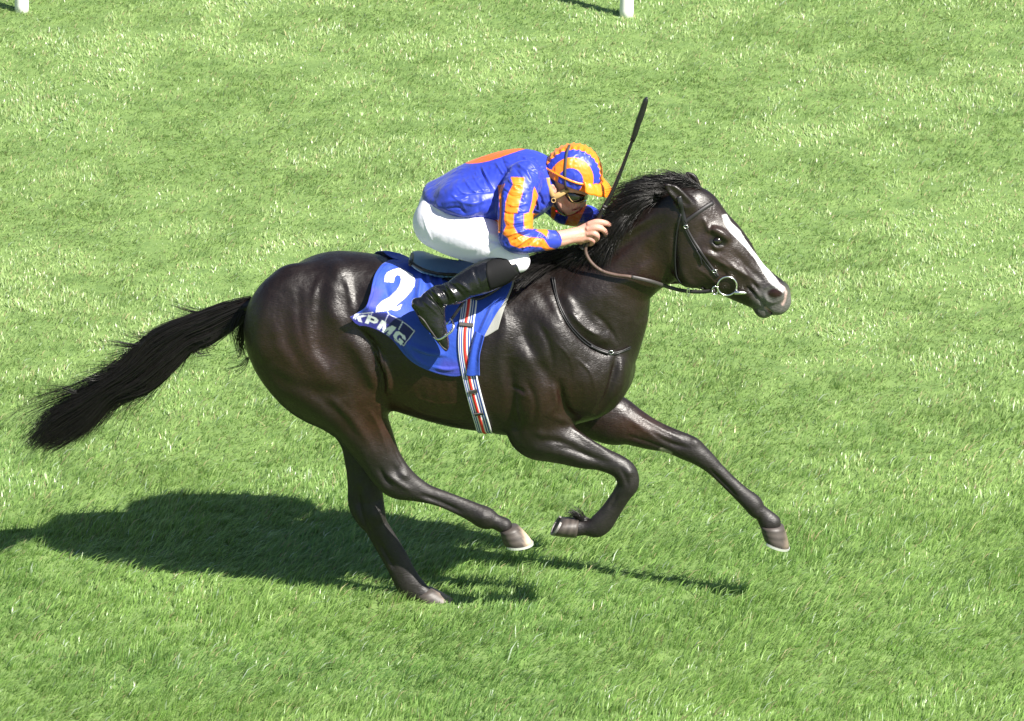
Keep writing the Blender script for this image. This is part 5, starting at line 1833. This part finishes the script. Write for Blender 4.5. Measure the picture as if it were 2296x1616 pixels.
def noise2(x, y, cell, seed):
    """smooth value noise, -1..1"""
    r = np.random.default_rng(seed)
    T = r.uniform(-1, 1, (256, 256))
    fx, fy = x / cell + 1000, y / cell + 1000
    i, j = np.floor(fx).astype(int), np.floor(fy).astype(int)
    a, b = fx - i, fy - j
    a, b = a * a * (3 - 2 * a), b * b * (3 - 2 * b)
    g = lambda p, q: T[p % 256, q % 256]
    return (g(i, j) * (1 - a) + g(i + 1, j) * a) * (1 - b) + (g(i, j + 1) * (1 - a) + g(i + 1, j + 1) * a) * b


def make_grass(N, N2):
    r = np.random.default_rng(11)
    y0, y1 = -2.9, 12.5
    Y = y0 + (y1 - y0) * r.random(N)
    half = 2.9 + (Y - y0) * .095
    X = (r.random(N) * 2 - 1) * half
    # thinner and broader-bladed further out, beyond what the photo covers
    Y2 = -4.5 + 23 * r.random(N2 * 2)
    X2 = (r.random(N2 * 2) * 2 - 1) * 9.5
    k2 = np.where((np.abs(X2) > 2.9 + (Y2 - y0) * .095) | (Y2 < y0) | (Y2 > y1))[0][:N2]
    X, Y = np.concatenate([X, X2[k2]]), np.concatenate([Y, Y2[k2]])
    outer = np.arange(len(X)) >= N
    n = len(X)
    # blades stand in tufts
    tx, ty = noise2(X, Y, .055, 1), noise2(X, Y, .055, 2)
    X = X + tx * .016; Y = Y + ty * .016
    big = noise2(X, Y, .55, 3) * .6 + noise2(X, Y, .19, 4) * .5
    fine = noise2(X, Y, .05, 5)
    far = np.clip((Y - .6) / 3.0, 0, 1)                   # short trampled turf beyond the horse
    edge = np.clip((Y - 9.0) / .7, 0, 1)                  # long again under the rail
    Hh = (.047 - .017 * far + .035 * edge) * (1 + .28 * big + .34 * fine) * r.uniform(.5, 1.3, n)
    hoofp = PG(985, 1352)
    Hh *= 1 - .72 * np.exp(-(((X - hoofp[0]) / .14) ** 2 + ((Y - hoofp[1] + .05) / .11) ** 2))      # pressed down by the hoof
    lay = np.clip(.95 + .55 * noise2(X, Y, .32, 6) + .35 * far + .3 * noise2(X, Y, .09, 7) - .5 * edge, .05, 1.5)
    for k in range(150):                                   # old hoof prints
        px_, py_ = r.uniform(-3.4, 3.4), r.uniform(-2.6, 9.5)
        rr_, el = r.uniform(.03, .075), r.uniform(.6, 1.6)
        d2 = ((X - px_) / (rr_ * el)) ** 2 + ((Y - py_) / (rr_ * 1.3)) ** 2
        Hh *= 1 - (.72 if k % 3 else .45) * np.exp(-d2)
    nr_ = 1 - far
    dirn = .30 + (.7 + .5 * far) * noise2(X, Y, .75, 8) + (.6 + .9 * far) * noise2(X, Y, .20, 9) + r.normal(0, 1, n) * (.45 + .4 * far)
    lean = np.clip(lay * r.uniform(.5, 1.3, n), .05, 1.45)
    lean = np.maximum(lean, .30)
    long_ = (r.random(n) < .12 * nr_ + .03)                # long blades combed over by the wind
    Hh = np.where(long_, Hh * 1.75, Hh)
    lean = np.where(long_, r.uniform(.95, 1.3, n), lean)
    dirn = np.where(long_, .35 + .35 * noise2(X, Y, .4, 30) + r.normal(0, .30, n), dirn)
    dx, dy = np.cos(dirn), np.sin(dirn)
    wid = r.uniform(.0014, .0031, n)
    wid = np.where(outer, wid * 3.2, wid)
    fa = r.uniform(0, 2 * math.pi, n)
    # side vector: across the blade
    sx, sy = -dy * .8 + np.cos(fa) * .5, dx * .8 + np.sin(fa) * .5
    nn = np.hypot(sx, sy); sx /= nn; sy /= nn
    V = np.zeros((n, 5, 3), np.float32)
    for k, (t, wk) in enumerate(((0, .9), (.55, 1.0))):
        ang = lean * (.35 + .5 * t)
        hx, hz = np.sin(ang) * Hh * t, np.cos(ang) * Hh * t
        for s, q in ((-1, 0), (1, 1)):
            V[:, k * 2 + q, 0] = X + dx * hx + sx * wid * wk * s
            V[:, k * 2 + q, 1] = Y + dy * hx + sy * wid * wk * s
            V[:, k * 2 + q, 2] = hz - .004
    a2 = np.minimum(lean * 1.25, 1.62)
    hx = np.sin(lean * .62) * Hh * .55 + np.sin(a2) * Hh * .45
    hz = np.cos(lean * .62) * Hh * .55 + np.cos(a2) * Hh * .45
    V[:, 4, 0] = X + dx * hx; V[:, 4, 1] = Y + dy * hx; V[:, 4, 2] = np.maximum(hz, .004)
    b = (np.arange(n) * 5)[:, None]
    Q = b + np.array([[0, 1, 3, 2]])
    T = b + np.array([[2, 3, 4]])
    g1, g2, g3 = np.array([.228, .372, .100]), np.array([.365, .485, .195]), np.array([.128, .262, .066])
    streak = noise2(X * .35 + Y * .2, Y, .10, 21) * .6 + noise2(X * .5, Y, .28, 22) * .5
    m = np.clip(.5 + .20 * big + .22 * streak + r.normal(0, .28, n) + .30 * far, 0, 1)[:, None]
    c = g1 * (1 - m) + g2 * m
    c = c * (1 - (1 - far)[:, None] * np.array([.07, .01, .18]))
    d = np.clip(-noise2(X, Y, .8, 12) * .55 + r.normal(0, .25, n) - .25 * far, 0, .8)[:, None]
    c = c * (1 - d) + g3 * d
    dead = (r.random(n) < .035 + .05 * far)[:, None]
    c = np.where(dead, np.array([.50, .46, .25]) * r.uniform(.6, 1.1, (n, 1)), c)
    pale = (r.random(n) < .022)[:, None]
    c = np.where(pale, np.array([.52, .62, .46]), c)  # whitish blades: glints of light put into the blade colour
    c = c * r.uniform(.8, 1.2, (n, 1))
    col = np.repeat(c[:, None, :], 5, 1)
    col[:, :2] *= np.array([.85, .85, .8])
    return V.reshape(-1, 3), [Q, T], col.reshape(-1, 3)


if True:
    grm, gnt, gb = new_mat('grass_blade')
    a = gnt.nodes.new('ShaderNodeAttribute'); a.attribute_name = 'Col'
    gb.inputs['Roughness'].default_value = .34
    gb.inputs['Specular IOR Level'].default_value = .55
    gnt.links.new(a.outputs['Color'], gb.inputs['Base Color'])
    tr_ = gnt.nodes.new('ShaderNodeBsdfTranslucent')
    hs = gnt.nodes.new('ShaderNodeHueSaturation'); hs.inputs['Value'].default_value = 1.25; hs.inputs['Saturation'].default_value = 1.05
    gnt.links.new(a.outputs['Color'], hs.inputs['Color']); gnt.links.new(hs.outputs[0], tr_.inputs['Color'])
    mx = gnt.nodes.new('ShaderNodeMixShader'); mx.inputs[0].default_value = .40
    o_ = [q for q in gnt.nodes if q.type == 'OUTPUT_MATERIAL'][0]
    gnt.links.new(gb.outputs[0], mx.inputs[1]); gnt.links.new(tr_.outputs[0], mx.inputs[2]); gnt.links.new(mx.outputs[0], o_.inputs['Surface'])
    V, F, col_ = make_grass(820000, 150000)
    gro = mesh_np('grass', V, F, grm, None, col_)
    tag(gro, kind='stuff')

# running rail posts at the far side of the track
pa, pb = PG(49, 25), PG(1405, 36)
lab = ['white rail post at the top left corner of the turf', 'white rail post at the top edge beyond the jockey and whip']
for i, p0 in enumerate((pa, pb)):
    post = thing('rail_post', lab[i], 'rail post', p0, 'white rail posts along the far side')
    prof = [(.0, .039), (.06, .039), (.10, .038), (.9, .037), (1.12, .037), (1.16, .032)]
    Vt, Ft, Tt = tube([p0 + np.array([0, 0, z_ - .02]) for z_, _ in prof], [r_ for _, r_ in prof], 24)
    mesh_np('shaft', Vt, [Ft, Tt], M['postwhite'], post)
    Vt, Ft, Tt = tube([p0 + np.array([0, -.02 * k_, 1.08 + .05 * k_]) for k_ in (0, 1, 2, 3)], [.03, .03, .03, .034], 16)
    mesh_np('bracket', Vt, [Ft, Tt], M['postwhite'], post)
